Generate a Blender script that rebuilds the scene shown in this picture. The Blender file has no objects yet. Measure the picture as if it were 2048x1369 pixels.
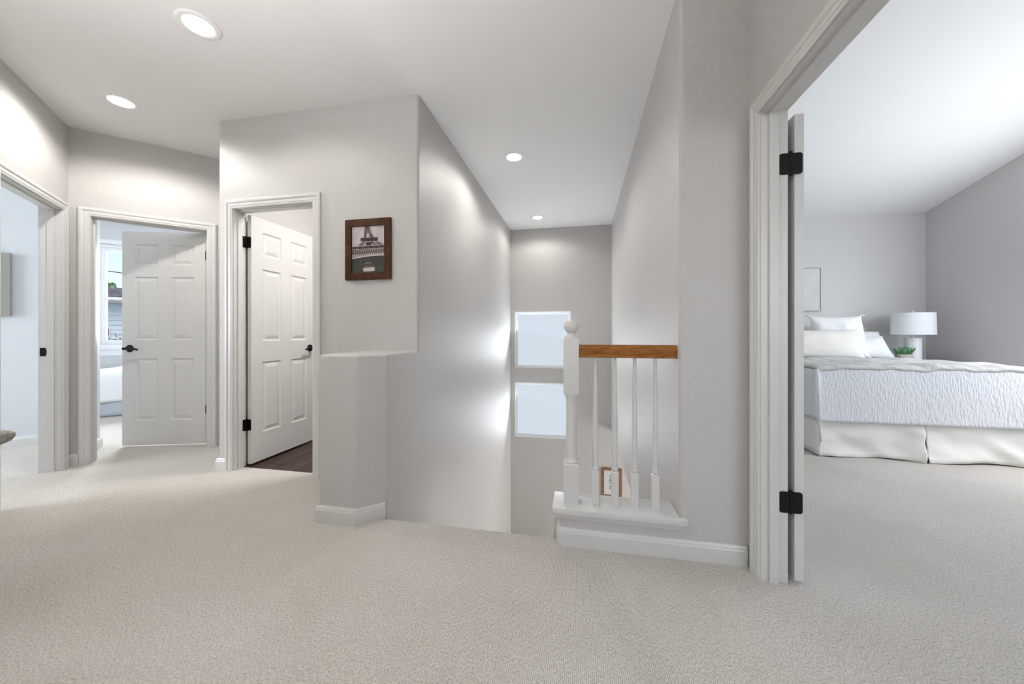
import bpy, bmesh, math, random
from mathutils import Vector, Matrix, noise
random.seed(7)
S = bpy.context.scene
COL = S.collection
PI = math.pi
R = math.radians

# ------------------------------------------------------------------ camera
# world frame: +Y runs down the staircase, +X to the right, floor at z = 0
cam_d = bpy.data.cameras.new('camera')
cam = bpy.data.objects.new('camera', cam_d)
COL.objects.link(cam)
cam.location = (0, 0, 1.068)
cam.rotation_euler = (R(90), 0, R(11.0))
cam_d.sensor_width = 36
cam_d.lens = 705 / 2048 * 36
cam_d.shift_y = -17.5 / 2048
cam_d.clip_start = 0.02
S.camera = cam

# ------------------------------------------------------------------ exposure
vs = S.view_settings
vs.view_transform = 'Standard'
vs.look = 'None'
vs.gamma = 1
vs.use_curve_mapping = False
vs.exposure = 0.47

# ------------------------------------------------------------------ sky
W = bpy.data.worlds.new('sky')
S.world = W
W.use_nodes = True
wn = W.node_tree.nodes
wl = W.node_tree.links
bg = wn['Background']
sky = wn.new('ShaderNodeTexSky')
sky.sky_type = 'NISHITA'
sky.sun_disc = False
sky.sun_elevation = R(50)
sky.sun_rotation = R(120)
sky.air_density = 1.0
sky.dust_density = 2.5
wl.new(sky.outputs[0], bg.inputs[0])
bg.inputs[1].default_value = 0.185


def area(name, loc, target, sx, sy, power, color=(1, 1, 1), spread=180):
    d = bpy.data.lights.new(name, 'AREA')
    d.shape = 'RECTANGLE'
    d.size, d.size_y = sx, sy
    d.energy = power
    d.color = color
    d.spread = R(spread)
    o = bpy.data.objects.new(name, d)
    COL.objects.link(o)
    o.location = loc
    o.rotation_euler = (Vector(target) - Vector(loc)).to_track_quat('-Z', 'Y').to_euler()
    return o


DAY = (0.86, 0.93, 1.0)
# daylight lamps at the window openings, plus added unseen fill lamps where noted
area('bedroom_daylight', (4.455, 3.10, 1.58), (2.6, 3.5, 1.4), 2.0, 1.5, 42, DAY)
area('bedroom_daylight', (2.7, -1.75, 1.6), (2.7, 2.0, 1.4), 2.2, 1.5, 27, DAY)
area('loft_fill', (-0.4, -3.05, 1.6), (-0.4, 1.0, 1.4), 2.0, 1.6, 5, (1.0, 0.98, 0.95))  # added soft frontal fill from behind the camera
area('left_room_daylight', (-6.95, -0.90, 1.55), (-4.6, 1.2, 1.2), 1.7, 1.6, 125, DAY)
area('guest_room_daylight', (-6.60, 5.03, 1.70), (-3.85, 2.27, 1.2), 1.3, 1.4, 205, DAY)
area('lower_hall_fill', (3.3, 4.6, -1.4), (0.5, 4.4, -1.5), 1.6, 1.6, 60, (1.0, 1.0, 1.0))  # added fill inside the closed lower hall, which has no window
area('bath_fill', (-1.40, 2.85, 2.66), (-1.6, 2.85, 0), 0.4, 0.4, 24, (1.0, 0.98, 0.96))  # added unseen lamp to brighten the bathroom, no fixture modelled
area('stair_daylight', (-0.59, 5.57, 0.96), (-0.2, 3.3, 2.6), 0.8, 0.8, 13, DAY)
area('stair_daylight', (-0.59, 5.57, -0.15), (-0.2, 3.3, 1.2), 0.8, 0.8, 10, DAY)
area('landing_bounce_fill', (-0.5, 3.8, -1.85), (-0.5, 3.8, 0), 0.8, 0.8, 9, (1.0, 1.0, 1.0))  # added upward fill standing in for bounce off the landing
# added unseen spot lamps, aimed up at the ceilings as general bounce fill
for fl_loc, fl_w in (((-1.3, -0.3, 1.4), 132), ((3.6, 2.6, 1.2), 31)):
    fd = bpy.data.lights.new('ceiling_bounce_fill', 'SPOT')
    fd.energy = fl_w
    fd.spot_size = R(150)
    fd.spot_blend = 0.6
    fd.shadow_soft_size = 0.12
    fo = bpy.data.objects.new('ceiling_bounce_fill', fd)
    COL.objects.link(fo)
    fo.location = fl_loc
    fo.rotation_euler = (R(180), 0, 0)


# ------------------------------------------------------------------ colour helpers
def lin(c):
    c /= 255
    return c / 12.92 if c <= 0.04045 else ((c + 0.055) / 1.055) ** 2.4


def rgb(r, g, b):
    return (lin(r), lin(g), lin(b), 1)


def mat(name, col, rough=0.5, spec=0.5, metal=0.0, bump=None, vary=None, emit=None, coat=0.0,
        sheen=0.0, space='world', bdist=0.002):
    """col linear rgba; bump = (scale, strength[, detail]); vary = (scale, colour2[, stretch])"""
    m = bpy.data.materials.new(name)
    m.use_nodes = True
    n = m.node_tree.nodes
    l = m.node_tree.links
    b = n['Principled BSDF']
    b.inputs['Base Color'].default_value = col
    b.inputs['Roughness'].default_value = rough
    b.inputs['Specular IOR Level'].default_value = spec
    b.inputs['Metallic'].default_value = metal
    b.inputs['Coat Weight'].default_value = coat
    b.inputs['Sheen Weight'].default_value = sheen
    if space == 'world':
        g = n.new('ShaderNodeNewGeometry')
        src = g.outputs['Position']
    else:
        g = n.new('ShaderNodeTexCoord')
        src = g.outputs['Object']
    if vary:
        mp = n.new('ShaderNodeMapping')
        if len(vary) > 2:
            mp.inputs['Scale'].default_value = vary[2]
        l.new(src, mp.inputs['Vector'])
        t = n.new('ShaderNodeTexNoise')
        t.inputs['Scale'].default_value = vary[0]
        t.inputs['Detail'].default_value = 4
        l.new(mp.outputs[0], t.inputs['Vector'])
        r_ = n.new('ShaderNodeValToRGB')
        r_.color_ramp.elements[0].position = 0.36
        r_.color_ramp.elements[1].position = 0.64
        r_.color_ramp.elements[0].color = col
        r_.color_ramp.elements[1].color = vary[1]
        l.new(t.outputs['Fac'], r_.inputs['Fac'])
        l.new(r_.outputs['Color'], b.inputs['Base Color'])
    if bump:
        mp2 = n.new('ShaderNodeMapping')
        if len(bump) > 3:
            mp2.inputs['Scale'].default_value = bump[3]
        l.new(src, mp2.inputs['Vector'])
        t = n.new('ShaderNodeTexNoise')
        t.inputs['Scale'].default_value = bump[0]
        t.inputs['Detail'].default_value = bump[2] if len(bump) > 2 else 2
        l.new(mp2.outputs[0], t.inputs['Vector'])
        bp = n.new('ShaderNodeBump')
        bp.inputs['Strength'].default_value = bump[1]
        bp.inputs['Distance'].default_value = bdist
        l.new(t.outputs['Fac'], bp.inputs['Height'])
        l.new(bp.outputs['Normal'], b.inputs['Normal'])
    if emit:
        b.inputs['Emission Color'].default_value = emit[0]
        b.inputs['Emission Strength'].default_value = emit[1]
    return m


def carpet_mat(name, c1, c2):
    m = bpy.data.materials.new(name)
    m.use_nodes = True
    n = m.node_tree.nodes
    l = m.node_tree.links
    b = n['Principled BSDF']
    b.inputs['Roughness'].default_value = 1.0
    b.inputs['Specular IOR Level'].default_value = 0.1
    g = n.new('ShaderNodeNewGeometry')
    # tufts laid in rows that run with the staircase
    mp = n.new('ShaderNodeMapping')
    mp.inputs['Scale'].default_value = (1.0, 0.42, 1.0)
    l.new(g.outputs['Position'], mp.inputs['Vector'])
    t = n.new('ShaderNodeTexNoise')
    t.inputs['Scale'].default_value = 290
    t.inputs['Detail'].default_value = 3
    l.new(mp.outputs[0], t.inputs['Vector'])
    t2 = n.new('ShaderNodeTexNoise')
    t2.inputs['Scale'].default_value = 1.7
    t2.inputs['Detail'].default_value = 3
    l.new(g.outputs['Position'], t2.inputs['Vector'])
    wv = n.new('ShaderNodeTexWave')
    wv.inputs['Scale'].default_value = 52
    wv.inputs['Distortion'].default_value = 1.8
    wv.inputs['Detail'].default_value = 2
    wv.inputs['Detail Scale'].default_value = 3.5
    l.new(g.outputs['Position'], wv.inputs['Vector'])
    ad = n.new('ShaderNodeMath')
    ad.operation = 'MULTIPLY_ADD'
    ad.inputs[1].default_value = 0.19
    l.new(wv.outputs['Fac'], ad.inputs[0])
    l.new(t.outputs['Fac'], ad.inputs[2])
    cr = n.new('ShaderNodeValToRGB')
    cr.color_ramp.elements[0].position = 0.40
    cr.color_ramp.elements[1].position = 0.68
    cr.color_ramp.elements[0].color = c1
    cr.color_ramp.elements[1].color = c2
    l.new(ad.outputs[0], cr.inputs['Fac'])
    mx = n.new('ShaderNodeMix')
    mx.data_type = 'RGBA'
    mx.blend_type = 'MULTIPLY'
    mx.inputs['Factor'].default_value = 1.0
    cr2 = n.new('ShaderNodeValToRGB')
    cr2.color_ramp.elements[0].position = 0.35
    cr2.color_ramp.elements[1].position = 0.65
    cr2.color_ramp.elements[0].color = (0.93, 0.92, 0.90, 1)
    cr2.color_ramp.elements[1].color = (1, 1, 1, 1)
    l.new(t2.outputs['Fac'], cr2.inputs['Fac'])
    l.new(cr.outputs['Color'], mx.inputs['A'])
    l.new(cr2.outputs['Color'], mx.inputs['B'])
    l.new(mx.outputs['Result'], b.inputs['Base Color'])
    bp = n.new('ShaderNodeBump')
    bp.inputs['Strength'].default_value = 0.9
    bp.inputs['Distance'].default_value = 0.006
    l.new(ad.outputs[0], bp.inputs['Height'])
    l.new(bp.outputs['Normal'], b.inputs['Normal'])
    return m


def wood_mat(name, c1, c2, scale=6, stretch=(1, 12, 12), rough=0.35, space='object', coat=0.0, spec=0.5):
    return mat(name, c1, rough, 0.25, vary=(scale, c2, stretch), bump=(scale * 8, 0.12, 2, stretch), space=space,
               coat=coat)


M = {}
M['wall'] = mat('greige_wall_paint', (0.578, 0.561, 0.543, 1), 0.50, 0.5, bump=(120, 0.62, 2), bdist=0.004)
M['cool_wall'] = mat('pale_blue_grey_wall_paint', (0.66, 0.68, 0.70, 1), 0.5, 0.4, bump=(95, 0.3, 2), bdist=0.004)
M['bed_wall'] = mat('bedroom_wall_paint', (0.64, 0.63, 0.625, 1), 0.5, 0.4, bump=(95, 0.10, 2), bdist=0.003)
M['ceil'] = mat('ceiling_paint', (0.84, 0.83, 0.815, 1), 0.7, 0.3, bump=(70, 0.12, 2), bdist=0.003)
M['bed_ceil'] = mat('bedroom_ceiling_paint', (0.82, 0.82, 0.82, 1), 0.8, 0.2, bump=(70, 0.1, 2))
M['trim'] = mat('semi_gloss_trim_paint', (0.69, 0.68, 0.66, 1), 0.32, 0.5, bump=(30, 0.03, 2))
M['door'] = mat('door_paint', (0.71, 0.70, 0.68, 1), 0.34, 0.5, bump=(160, 0.05, 2, (1, 1, 0.06)))
M['carpet'] = carpet_mat('loop_carpet', (0.43, 0.398, 0.36, 1), (0.78, 0.742, 0.69, 1))
M['black'] = mat('oil_rubbed_bronze', (0.012, 0.011, 0.010, 1), 0.35, 0.5, 0.6)
M['black2'] = mat('dark_bronze_lever', (0.022, 0.015, 0.011, 1), 0.28, 0.6, 0.7)
M['honey'] = wood_mat('honey_oak', (0.22, 0.078, 0.016, 1), (0.36, 0.145, 0.036, 1), 14, (1.4, 9, 9), 0.3)
M['walnut'] = wood_mat('walnut_stain', (0.040, 0.0135, 0.0045, 1), (0.085, 0.030, 0.009, 1), 9, (2, 8, 2), 0.45)
M['ash'] = wood_mat('weathered_grey_wood', (0.24, 0.215, 0.18, 1), (0.42, 0.40, 0.355, 1), 9, (1.2, 12, 12), 0.4)
M['oakframe'] = wood_mat('mid_brown_wood', (0.20, 0.11, 0.05, 1), (0.32, 0.19, 0.10, 1), 12, (4, 4, 1), 0.45)
M['tile'] = wood_mat('dark_wood_look_tile', (0.040, 0.022, 0.016, 1), (0.085, 0.052, 0.040, 1), 5, (9, 1, 9), 0.35)
M['grout'] = mat('grout', (0.13, 0.10, 0.085, 1), 0.9, 0.1)
M['linen'] = mat('white_linen', (0.82, 0.82, 0.83, 1), 0.9, 0.1, bump=(220, 0.2, 3), sheen=0.15)
M['oatmeal'] = mat('oatmeal_linen', (0.72, 0.70, 0.66, 1), 0.95, 0.1, bump=(500, 0.4, 3), sheen=0.1)
M['quilt'] = mat('pintucked_white_quilt', (0.74, 0.75, 0.79, 1), 0.9, 0.1, bump=(72, 1.0, 2, (1.0, 1.0, 0.30)),
                 bdist=0.010)
M['throw'] = mat('wrinkled_throw', (0.60, 0.595, 0.585, 1), 0.95, 0.1, bump=(32, 0.9, 3, (0.7, 0.5, 1.0)), bdist=0.012)
M['skirt'] = mat('bed_skirt_cotton', (0.86, 0.84, 0.80, 1), 0.95, 0.1, bump=(9, 0.25, 3), bdist=0.02)
M['blueskirt'] = mat('blue_grey_skirt', (0.50, 0.54, 0.60, 1), 0.95, 0.1, bump=(14, 0.3, 3), bdist=0.01)
M['headboard'] = mat('grey_linen_upholstery', (0.56, 0.56, 0.55, 1), 0.9, 0.1, bump=(400, 0.3, 2))
M['shade'] = mat('white_lamp_shade', (0.83, 0.84, 0.87, 1), 0.9, 0.1, bump=(400, 0.1, 2))
M['ceramic'] = mat('white_ceramic', (0.80, 0.81, 0.84, 1), 0.35, 0.5)
M['steel'] = mat('brushed_nickel', (0.6, 0.6, 0.58, 1), 0.3, 0.5, 0.9)
M['leaf'] = mat('succulent_green', (0.06, 0.20, 0.07, 1), 0.5, 0.4, vary=(60, (0.20, 0.42, 0.22, 1)))
M['pot'] = mat('mottled_stone_pot', (0.38, 0.32, 0.28, 1), 0.9, 0.2, vary=(90, (0.72, 0.68, 0.64, 1)))
M['nightstand'] = mat('white_lacquer', (0.72, 0.71, 0.70, 1), 0.4, 0.5)
M['canvas'] = mat('pale_canvas', (0.70, 0.72, 0.70, 1), 0.8, 0.2, bump=(300, 0.2, 2), vary=(5, (0.64, 0.66, 0.65, 1)))
M['greyframe'] = mat('grey_frame_edge', (0.30, 0.29, 0.275, 1), 0.5, 0.4)
M['canvasframe'] = mat('taupe_frame', (0.33, 0.315, 0.285, 1), 0.5, 0.4)
M['mat_board'] = mat('mat_board', (0.68, 0.69, 0.69, 1), 0.8, 0.2)
M['ink'] = mat('ink', (0.03, 0.03, 0.03, 1), 0.8, 0.2)
M['inklight'] = mat('faded_ink', (0.36, 0.37, 0.37, 1), 0.8, 0.2)
M['psky'] = mat('print_sky', (0.50, 0.44, 0.45, 1), 0.4, 0.4, vary=(16, (0.60, 0.54, 0.55, 1)))
M['pdark'] = mat('print_dark_iron', (0.045, 0.028, 0.028, 1), 0.4, 0.4)
M['pmid'] = mat('print_mid_iron', (0.16, 0.11, 0.105, 1), 0.4, 0.4)
M['plight'] = mat('print_pale_iron', (0.56, 0.49, 0.48, 1), 0.4, 0.4)
M['pgreen'] = mat('print_shadow_green', (0.040, 0.040, 0.032, 1), 0.4, 0.4, vary=(40, (0.06, 0.058, 0.048, 1)))
M['led'] = mat('downlight_lens', (0.9, 0.9, 0.9, 1), 0.5, emit=((1.0, 0.97, 0.95, 1), 15.0))
M['ring'] = mat('downlight_ring', (0.86, 0.86, 0.84, 1), 0.45, 0.4)
M['vinyl'] = mat('white_vinyl', (0.84, 0.85, 0.87, 1), 0.4, 0.4)
M['siding'] = mat('pale_blue_siding', (0.74, 0.81, 0.90, 1), 0.7, 0.2)
M['roof'] = mat('grey_shingle', (0.10, 0.10, 0.11, 1), 0.95, 0.1, vary=(7, (0.24, 0.24, 0.25, 1), (1, 1, 3)))
M['fascia'] = mat('white_fascia', (0.82, 0.83, 0.85, 1), 0.6, 0.2)
M['darkglass'] = mat('dark_window_glass', (0.06, 0.065, 0.075, 1), 0.08, 0.5)
M['foliage'] = mat('foliage', (0.06, 0.17, 0.03, 1), 0.7, 0.2, vary=(9, (0.16, 0.33, 0.07, 1)))
M['twig'] = mat('bare_twig', (0.16, 0.13, 0.11, 1), 0.8, 0.2)
M['bark'] = mat('bark', (0.09, 0.065, 0.05, 1), 0.9, 0.1)
M['lawn'] = mat('lawn', (0.10, 0.16, 0.06, 1), 0.95, 0.1, vary=(3, (0.16, 0.2, 0.09, 1)))
M['wire'] = mat('overhead_cable', (0.05, 0.05, 0.05, 1), 0.6, 0.3)


def frosted():
    m = bpy.data.materials.new('frosted_daylit_glass')
    m.use_nodes = True
    b = m.node_tree.nodes['Principled BSDF']
    b.inputs['Base Color'].default_value = (0.04, 0.045, 0.05, 1)
    b.inputs['Specular IOR Level'].default_value = 0.1
    b.inputs['Roughness'].default_value = 0.6
    b.inputs['Emission Color'].default_value = (0.80, 0.90, 1.0, 1)
    b.inputs['Emission Strength'].default_value = 0.56
    return m


M['frost'] = frosted()


def clear_glass():
    m = bpy.data.materials.new('clear_window_glass')
    m.use_nodes = True
    n = m.node_tree.nodes
    l = m.node_tree.links
    n.remove(n['Principled BSDF'])
    tr = n.new('ShaderNodeBsdfTransparent')
    gl = n.new('ShaderNodeBsdfGlossy')
    gl.inputs['Roughness'].default_value = 0.02
    fr = n.new('ShaderNodeFresnel')
    fr.inputs['IOR'].default_value = 1.3
    mx = n.new('ShaderNodeMixShader')
    l.new(fr.outputs[0], mx.inputs[0])
    l.new(tr.outputs[0], mx.inputs[1])
    l.new(gl.outputs[0], mx.inputs[2])
    l.new(mx.outputs[0], n['Material Output'].inputs['Surface'])
    return m


M['glass'] = clear_glass()


# ------------------------------------------------------------------ mesh helpers
class MB:
    def __init__(s):
        s.v, s.f, s.mi = [], [], []

    def add(s, vs_, fs_, mi=0, T=None):
        o = len(s.v)
        for p in vs_:
            p = Vector(p)
            s.v.append(T @ p if T else p)
        for f in fs_:
            s.f.append([i + o for i in f])
            s.mi.append(mi)
        return s

    def box(s, x0, y0, z0, x1, y1, z1, mi=0, T=None):
        vs_ = [(x0, y0, z0), (x1, y0, z0), (x1, y1, z0), (x0, y1, z0),
               (x0, y0, z1), (x1, y0, z1), (x1, y1, z1), (x0, y1, z1)]
        fs_ = [(0, 3, 2, 1), (4, 5, 6, 7), (0, 1, 5, 4), (1, 2, 6, 5), (2, 3, 7, 6), (3, 0, 4, 7)]
        return s.add(vs_, fs_, mi, T)

    def prism(s, poly, z0, z1, mi=0, T=None):
        n = len(poly)
        vs_ = [(p[0], p[1], z0) for p in poly] + [(p[0], p[1], z1) for p in poly]
        fs_ = [tuple(range(n - 1, -1, -1)), tuple(range(n, 2 * n))]
        fs_ += [(i, (i + 1) % n, n + (i + 1) % n, n + i) for i in range(n)]
        return s.add(vs_, fs_, mi, T)

    def lathe(s, prof, n=24, c=(0, 0), mi=0, T=None, caps=True):
        vs_, fs_ = [], []
        k = len(prof)
        for j in range(n):
            a = 2 * PI * j / n
            for r, z in prof:
                vs_.append((c[0] + r * math.cos(a), c[1] + r * math.sin(a), z))
        for j in range(n):
            q = (j + 1) % n
            for i in range(k - 1):
                fs_.append((j * k + i, q * k + i, q * k + i + 1, j * k + i + 1))
        if caps:
            fs_.append(tuple(j * k for j in range(n - 1, -1, -1)))
            fs_.append(tuple(j * k + k - 1 for j in range(n)))
        return s.add(vs_, fs_, mi, T)

    def tube(s, pts, rad, n=8, mi=0, T=None):
        pts = [Vector(p) for p in pts]
        vs_, fs_ = [], []
        up = None
        for i, p in enumerate(pts):
            d = (pts[min(i + 1, len(pts) - 1)] - pts[max(i - 1, 0)]).normalized()
            if up is None:
                up = Vector((0, 0, 1)) if abs(d.z) < 0.9 else Vector((1, 0, 0))
            a = d.cross(up).normalized()
            b = a.cross(d).normalized()
            up = b
            r = rad[i] if isinstance(rad, (list, tuple)) else rad
            for j in range(n):
                t = 2 * PI * j / n
                vs_.append(p + a * (r * math.cos(t)) + b * (r * math.sin(t)))
        for i in range(len(pts) - 1):
            for j in range(n):
                q = (j + 1) % n
                fs_.append((i * n + j, i * n + q, (i + 1) * n + q, (i + 1) * n + j))
        fs_.append(tuple(range(n - 1, -1, -1)))
        fs_.append(tuple((len(pts) - 1) * n + j for j in range(n)))
        return s.add(vs_, fs_, mi, T)

    def grid(s, nx, ny, fn, mi=0):
        vs_ = [fn(i / (nx - 1), j / (ny - 1)) for j in range(ny) for i in range(nx)]
        fs_ = [(j * nx + i, j * nx + i + 1, (j + 1) * nx + i + 1, (j + 1) * nx + i)
               for j in range(ny - 1) for i in range(nx - 1)]
        return s.add(vs_, fs_, mi)

    def sweep(s, prof, path, mi=0):
        """prof: list of (out, z); out to the right of travel along the 2D path; mitred"""
        P = [Vector((p[0], p[1])) for p in path]
        k = len(prof)
        vs_, fs_ = [], []
        for i, p in enumerate(P):
            d0 = (P[i] - P[i - 1]).normalized() if i else None
            d1 = (P[i + 1] - P[i]).normalized() if i < len(P) - 1 else None
            n0 = Vector((d0.y, -d0.x)) if d0 else None
            n1 = Vector((d1.y, -d1.x)) if d1 else None
            if n0 is None:
                m = n1
            elif n1 is None:
                m = n0
            else:
                m = (n0 + n1)
                m = m / (m.dot(n0))
            for o, z in prof:
                q = p + m * o
                vs_.append((q.x, q.y, z))
        for i in range(len(P) - 1):
            for j in range(k):
                q = (j + 1) % k
                fs_.append((i * k + j, i * k + q, (i + 1) * k + q, (i + 1) * k + j))
        fs_.append(tuple(range(k)))
        fs_.append(tuple((len(P) - 1) * k + j for j in range(k - 1, -1, -1)))
        return s.add(vs_, fs_, mi)

    def build(s, name, m, parent=None, smooth=False, bevel=0.0, bseg=2, kind=None, sharp=40):
        me = bpy.data.meshes.new(name)
        me.from_pydata([tuple(v) for v in s.v], [], s.f)
        ms = m if isinstance(m, (list, tuple)) else [m]
        for x in ms:
            me.materials.append(x)
        for p, k in zip(me.polygons, s.mi):
            p.material_index = k
        bm = bmesh.new()
        bm.from_mesh(me)
        bmesh.ops.recalc_face_normals(bm, faces=bm.faces)
        if bevel > 0:
            es = [e for e in bm.edges if len(e.link_faces) == 2 and e.calc_face_angle(0) > R(30)]
            bmesh.ops.bevel(bm, geom=es, offset=bevel, segments=bseg, profile=0.5, affect='EDGES', clamp_overlap=True)
        bm.to_mesh(me)
        bm.free()
        if smooth:
            me.polygons.foreach_set('use_smooth', [True] * len(me.polygons))
            me.set_sharp_from_angle(angle=R(sharp))
        o = bpy.data.objects.new(name, me)
        COL.objects.link(o)
        if parent:
            o.parent = parent
        if kind:
            o['kind'] = kind
        return o


def empty(name, loc=(0, 0, 0), rz=0.0, kind=None):
    o = bpy.data.objects.new(name, None)
    COL.objects.link(o)
    o.location = loc
    o.rotation_euler = (0, 0, rz)
    o.empty_display_size = 0.1
    if kind:
        o['kind'] = kind
    return o


def tag(o, label, cat, group=None):
    o['label'] = label
    o['category'] = cat
    if group:
        o['group'] = group
    return o


def place(o, loc, rz=0.0):
    o.location = loc
    o.rotation_euler = (0, 0, rz)
    return o


def round_poly(pts, radii, seg=5):
    out = []
    n = len(pts)
    for i in range(n):
        p, a, b = Vector(pts[i]), Vector(pts[i - 1]), Vector(pts[(i + 1) % n])
        r = radii[i] if isinstance(radii, (list, tuple)) else radii
        if r <= 0:
            out.append((p.x, p.y))
            continue
        da, db = (a - p).normalized(), (b - p).normalized()
        ang = da.angle(db)
        t = r / math.tan(ang / 2)
        c = p + (da + db).normalized() * (r / math.sin(ang / 2))
        s0, s1 = p + da * t - c, p + db * t - c
        a0 = math.atan2(s0.y, s0.x)
        d = (math.atan2(s1.y, s1.x) - a0 + PI) % (2 * PI) - PI
        for k in range(seg + 1):
            t_ = a0 + d * k / seg
            out.append((c.x + r * math.cos(t_), c.y + r * math.sin(t_)))
    return out


def frame_mesh(mb, x0, z0, x1, z1, w, y0, y1, mi=0, wt=None):
    """rectangular picture/window frame in the XZ plane"""
    wt = w if wt is None else wt
    mb.box(x0, y0, z0, x0 + w, y1, z1, mi)
    mb.box(x1 - w, y0, z0, x1, y1, z1, mi)
    mb.box(x0 + w, y0, z0, x1 - w, y1, z0 + wt, mi)
    mb.box(x0 + w, y0, z1 - wt, x1 - w, y1, z1, mi)
    return mb


# ------------------------------------------------------------------ plan constants
H = 2.73            # ceiling
TH = 0.12           # wall thickness
V0 = 2.277          # face of the wall with the print
UL, UR = -1.105, 0.462   # stairwell side walls
VF = 5.57           # stairwell far wall
KV = 1.798          # knee wall / right stub wall face
UD = 0.765          # wall of the bedroom doorway
UB = 0.868          # bedroom side of it
BU, BV = 4.468, 5.60
O = (-3.987, 2.130)  # left corner frame: t along the doorway wall, n through it
C45 = math.sqrt(0.5)


def tn(t, n):
    return (O[0] + C45 * (t - n), O[1] + C45 * (t + n))


def wall_open(mb, x0, x1, y0, y1, z0, z1, ops):
    """wall along x with openings (a, b, za, zb)"""
    ops = sorted(ops)
    x = x0
    for a, b, za, zb in ops:
        if a > x:
            mb.box(x, y0, z0, a, y1, z1)
        if za > z0:
            mb.box(a, y0, z0, b, y1, za)
        if zb < z1:
            mb.box(a, y0, zb, b, y1, z1)
        x = b
    if x < x1:
        mb.box(x, y0, z0, x1, y1, z1)
    return mb


BP = [(0, 0), (0.015, 0), (0.015, 0.066), (0.012, 0.072), (0.0105, 0.080), (0.006, 0.089), (0, 0.090)]


def baseboard(name, path, m=None):
    return MB().sweep(BP, path).build(name, m or M['trim'], kind='structure')


# ------------------------------------------------------------------ floors
fl = MB()
fl.box(-9.2, -3.3, -0.30, 6.2, 1.84, 0)
fl.box(UR + 0.02, 1.84, -0.30, 6.2, 6.0, 0)
fl.box(-9.2, 1.84, -0.30, UL - 0.02, 2.352, 0)
fl.box(-9.2, 2.352, -0.30, -2.80, 9.2, 0)
fl.build('floor', M['carpet'], kind='structure')

bathfloor = MB().box(-2.80, 2.352, -0.30, UL - 0.115, 4.9, -0.012).build('floor', M['grout'], kind='structure')
pw, pl = 0.205, 0.92
pm = MB().box(-pw / 2 + 0.002, -pl / 2 + 0.002, 0, pw / 2 - 0.002, pl / 2 - 0.002, 0.008).build('plank', M['tile'], bathfloor, bevel=0.0015, bseg=1)
first = True
for i in range(8):
    x = -2.38 + (i - 1) * pw - pw / 2
    y0 = 2.36 + [0.36, 0.102, 0.70, 0.44, 0.25, 0.80, 0.55, 0.15][i]
    for k in range(-1, 4):
        y = y0 + k * pl
        a, b = max(y - pl + 0.0, 2.356), min(y, 4.86)
        if b - a < 0.05 or x - pw / 2 < -2.80 or x + pw / 2 > UL - 0.115:
            continue
        o = pm if first else pm.copy()
        if not first:
            COL.objects.link(o)
            o.parent = bathfloor
        first = False
        o.location = (x, (a + b) / 2, -0.0115)
        o.scale = (1, (b - a) / pl, 1)

# staircase going down, landing and lower hall floor
nr, rise, run = 12, 0.187, 0.252
st = MB()
st.box(UL, VF - 0.95, -2.45, UR + 3.4, VF, -nr * rise)
landing = st.build('floor', M['carpet'], kind='structure')
nose = MB()
pp = [(1.84, -0.30), (1.84, 0.0)] + [(1.84 + 0.028 * math.sin(R(9 * k)), -0.028 + 0.028 * math.cos(R(9 * k))) for k in range(11)] + [(1.868, -0.30)]
nose.add([(UL, p[0], p[1]) for p in pp] + [(UR, p[0], p[1]) for p in pp],
         [tuple(range(len(pp))), tuple(range(2 * len(pp) - 1, len(pp) - 1, -1))] +
         [(i, (i + 1) % len(pp), len(pp) + (i + 1) % len(pp), len(pp) + i) for i in range(len(pp))])
nose.build('step', M['carpet'], landing, smooth=True)
for i in range(1, nr):
    v0 = 1.868 + (i - 1) * run
    MB().box(UL, v0, -i * rise - 0.30, -0.11, v0 + run + 0.02, -i * rise).build('step', M['carpet'], landing, bevel=0.02)

# ------------------------------------------------------------------ ceilings
MB().box(-9.2, -3.3, H, UB - 0.02, 9.2, H + 0.1).build('ceiling', M['ceil'], kind='structure')
zc = lambda v: 2.662 + 0.245 * (BV - v)
cb = MB()
v1 = 0.4
vs_ = []
for u in (UB, BU + 0.12):
    vs_ += [(u, BV + 0.1, zc(BV + 0.1)), (u, v1, zc(v1)), (u, -1.7, zc(v1) - 0.245 * (v1 + 1.7)),
            (u, -1.7, zc(v1) - 0.245 * (v1 + 1.7) + 0.1), (u, v1, zc(v1) + 0.1), (u, BV + 0.1, zc(BV + 0.1) + 0.1)]
cb.add(vs_, [(0, 1, 2, 3, 4, 5), (11, 10, 9, 8, 7, 6)] + [(i, (i + 1) % 6, 6 + (i + 1) % 6, 6 + i) for i in range(6)])
cb.build('ceiling', M['bed_ceil'], kind='structure')

# ------------------------------------------------------------------ walls
# wall carrying the print, with the bathroom doorway
D3a, D3b = -2.645, -1.942
T3 = 0.100
poly_corner = round_poly([(-2.79, V0), (D3a - 0.03, V0), (D3a - 0.03, V0 + T3), (-2.79, V0 + T3)], [0.018, 0, 0, 0])
w = MB().prism(poly_corner, 0, H)
w.box(D3a - 0.03, V0, 2.05, D3b + 0.03, V0 + T3, H)
w.box(D3b + 0.03, V0, 0, UL - TH, V0 + T3, H)
w.build('wall_middle', M['wall'], kind='structure')
MB().box(-2.79, V0 + T3, 0, -2.70, 9.0, H).build('wall_bath_left', M['wall'], kind='structure')
MB().box(-2.79, 4.75, 0, UL - TH, 4.87, H).build('wall_bath_far', M['wall'], kind='structure')
# stairwell left wall (full height) with its bullnosed leading edge
pl_ = round_poly([(UL - TH, V0), (UL, V0), (UL, VF), (UL - TH, VF)], [0, 0.018, 0, 0])
w = MB().prism(pl_, -3.0, H)
w.box(UL - TH, 1.86, -3.0, UL, V0, -0.30)
w.build('wall_stair_left', M['wall'], kind='structure')
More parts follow.
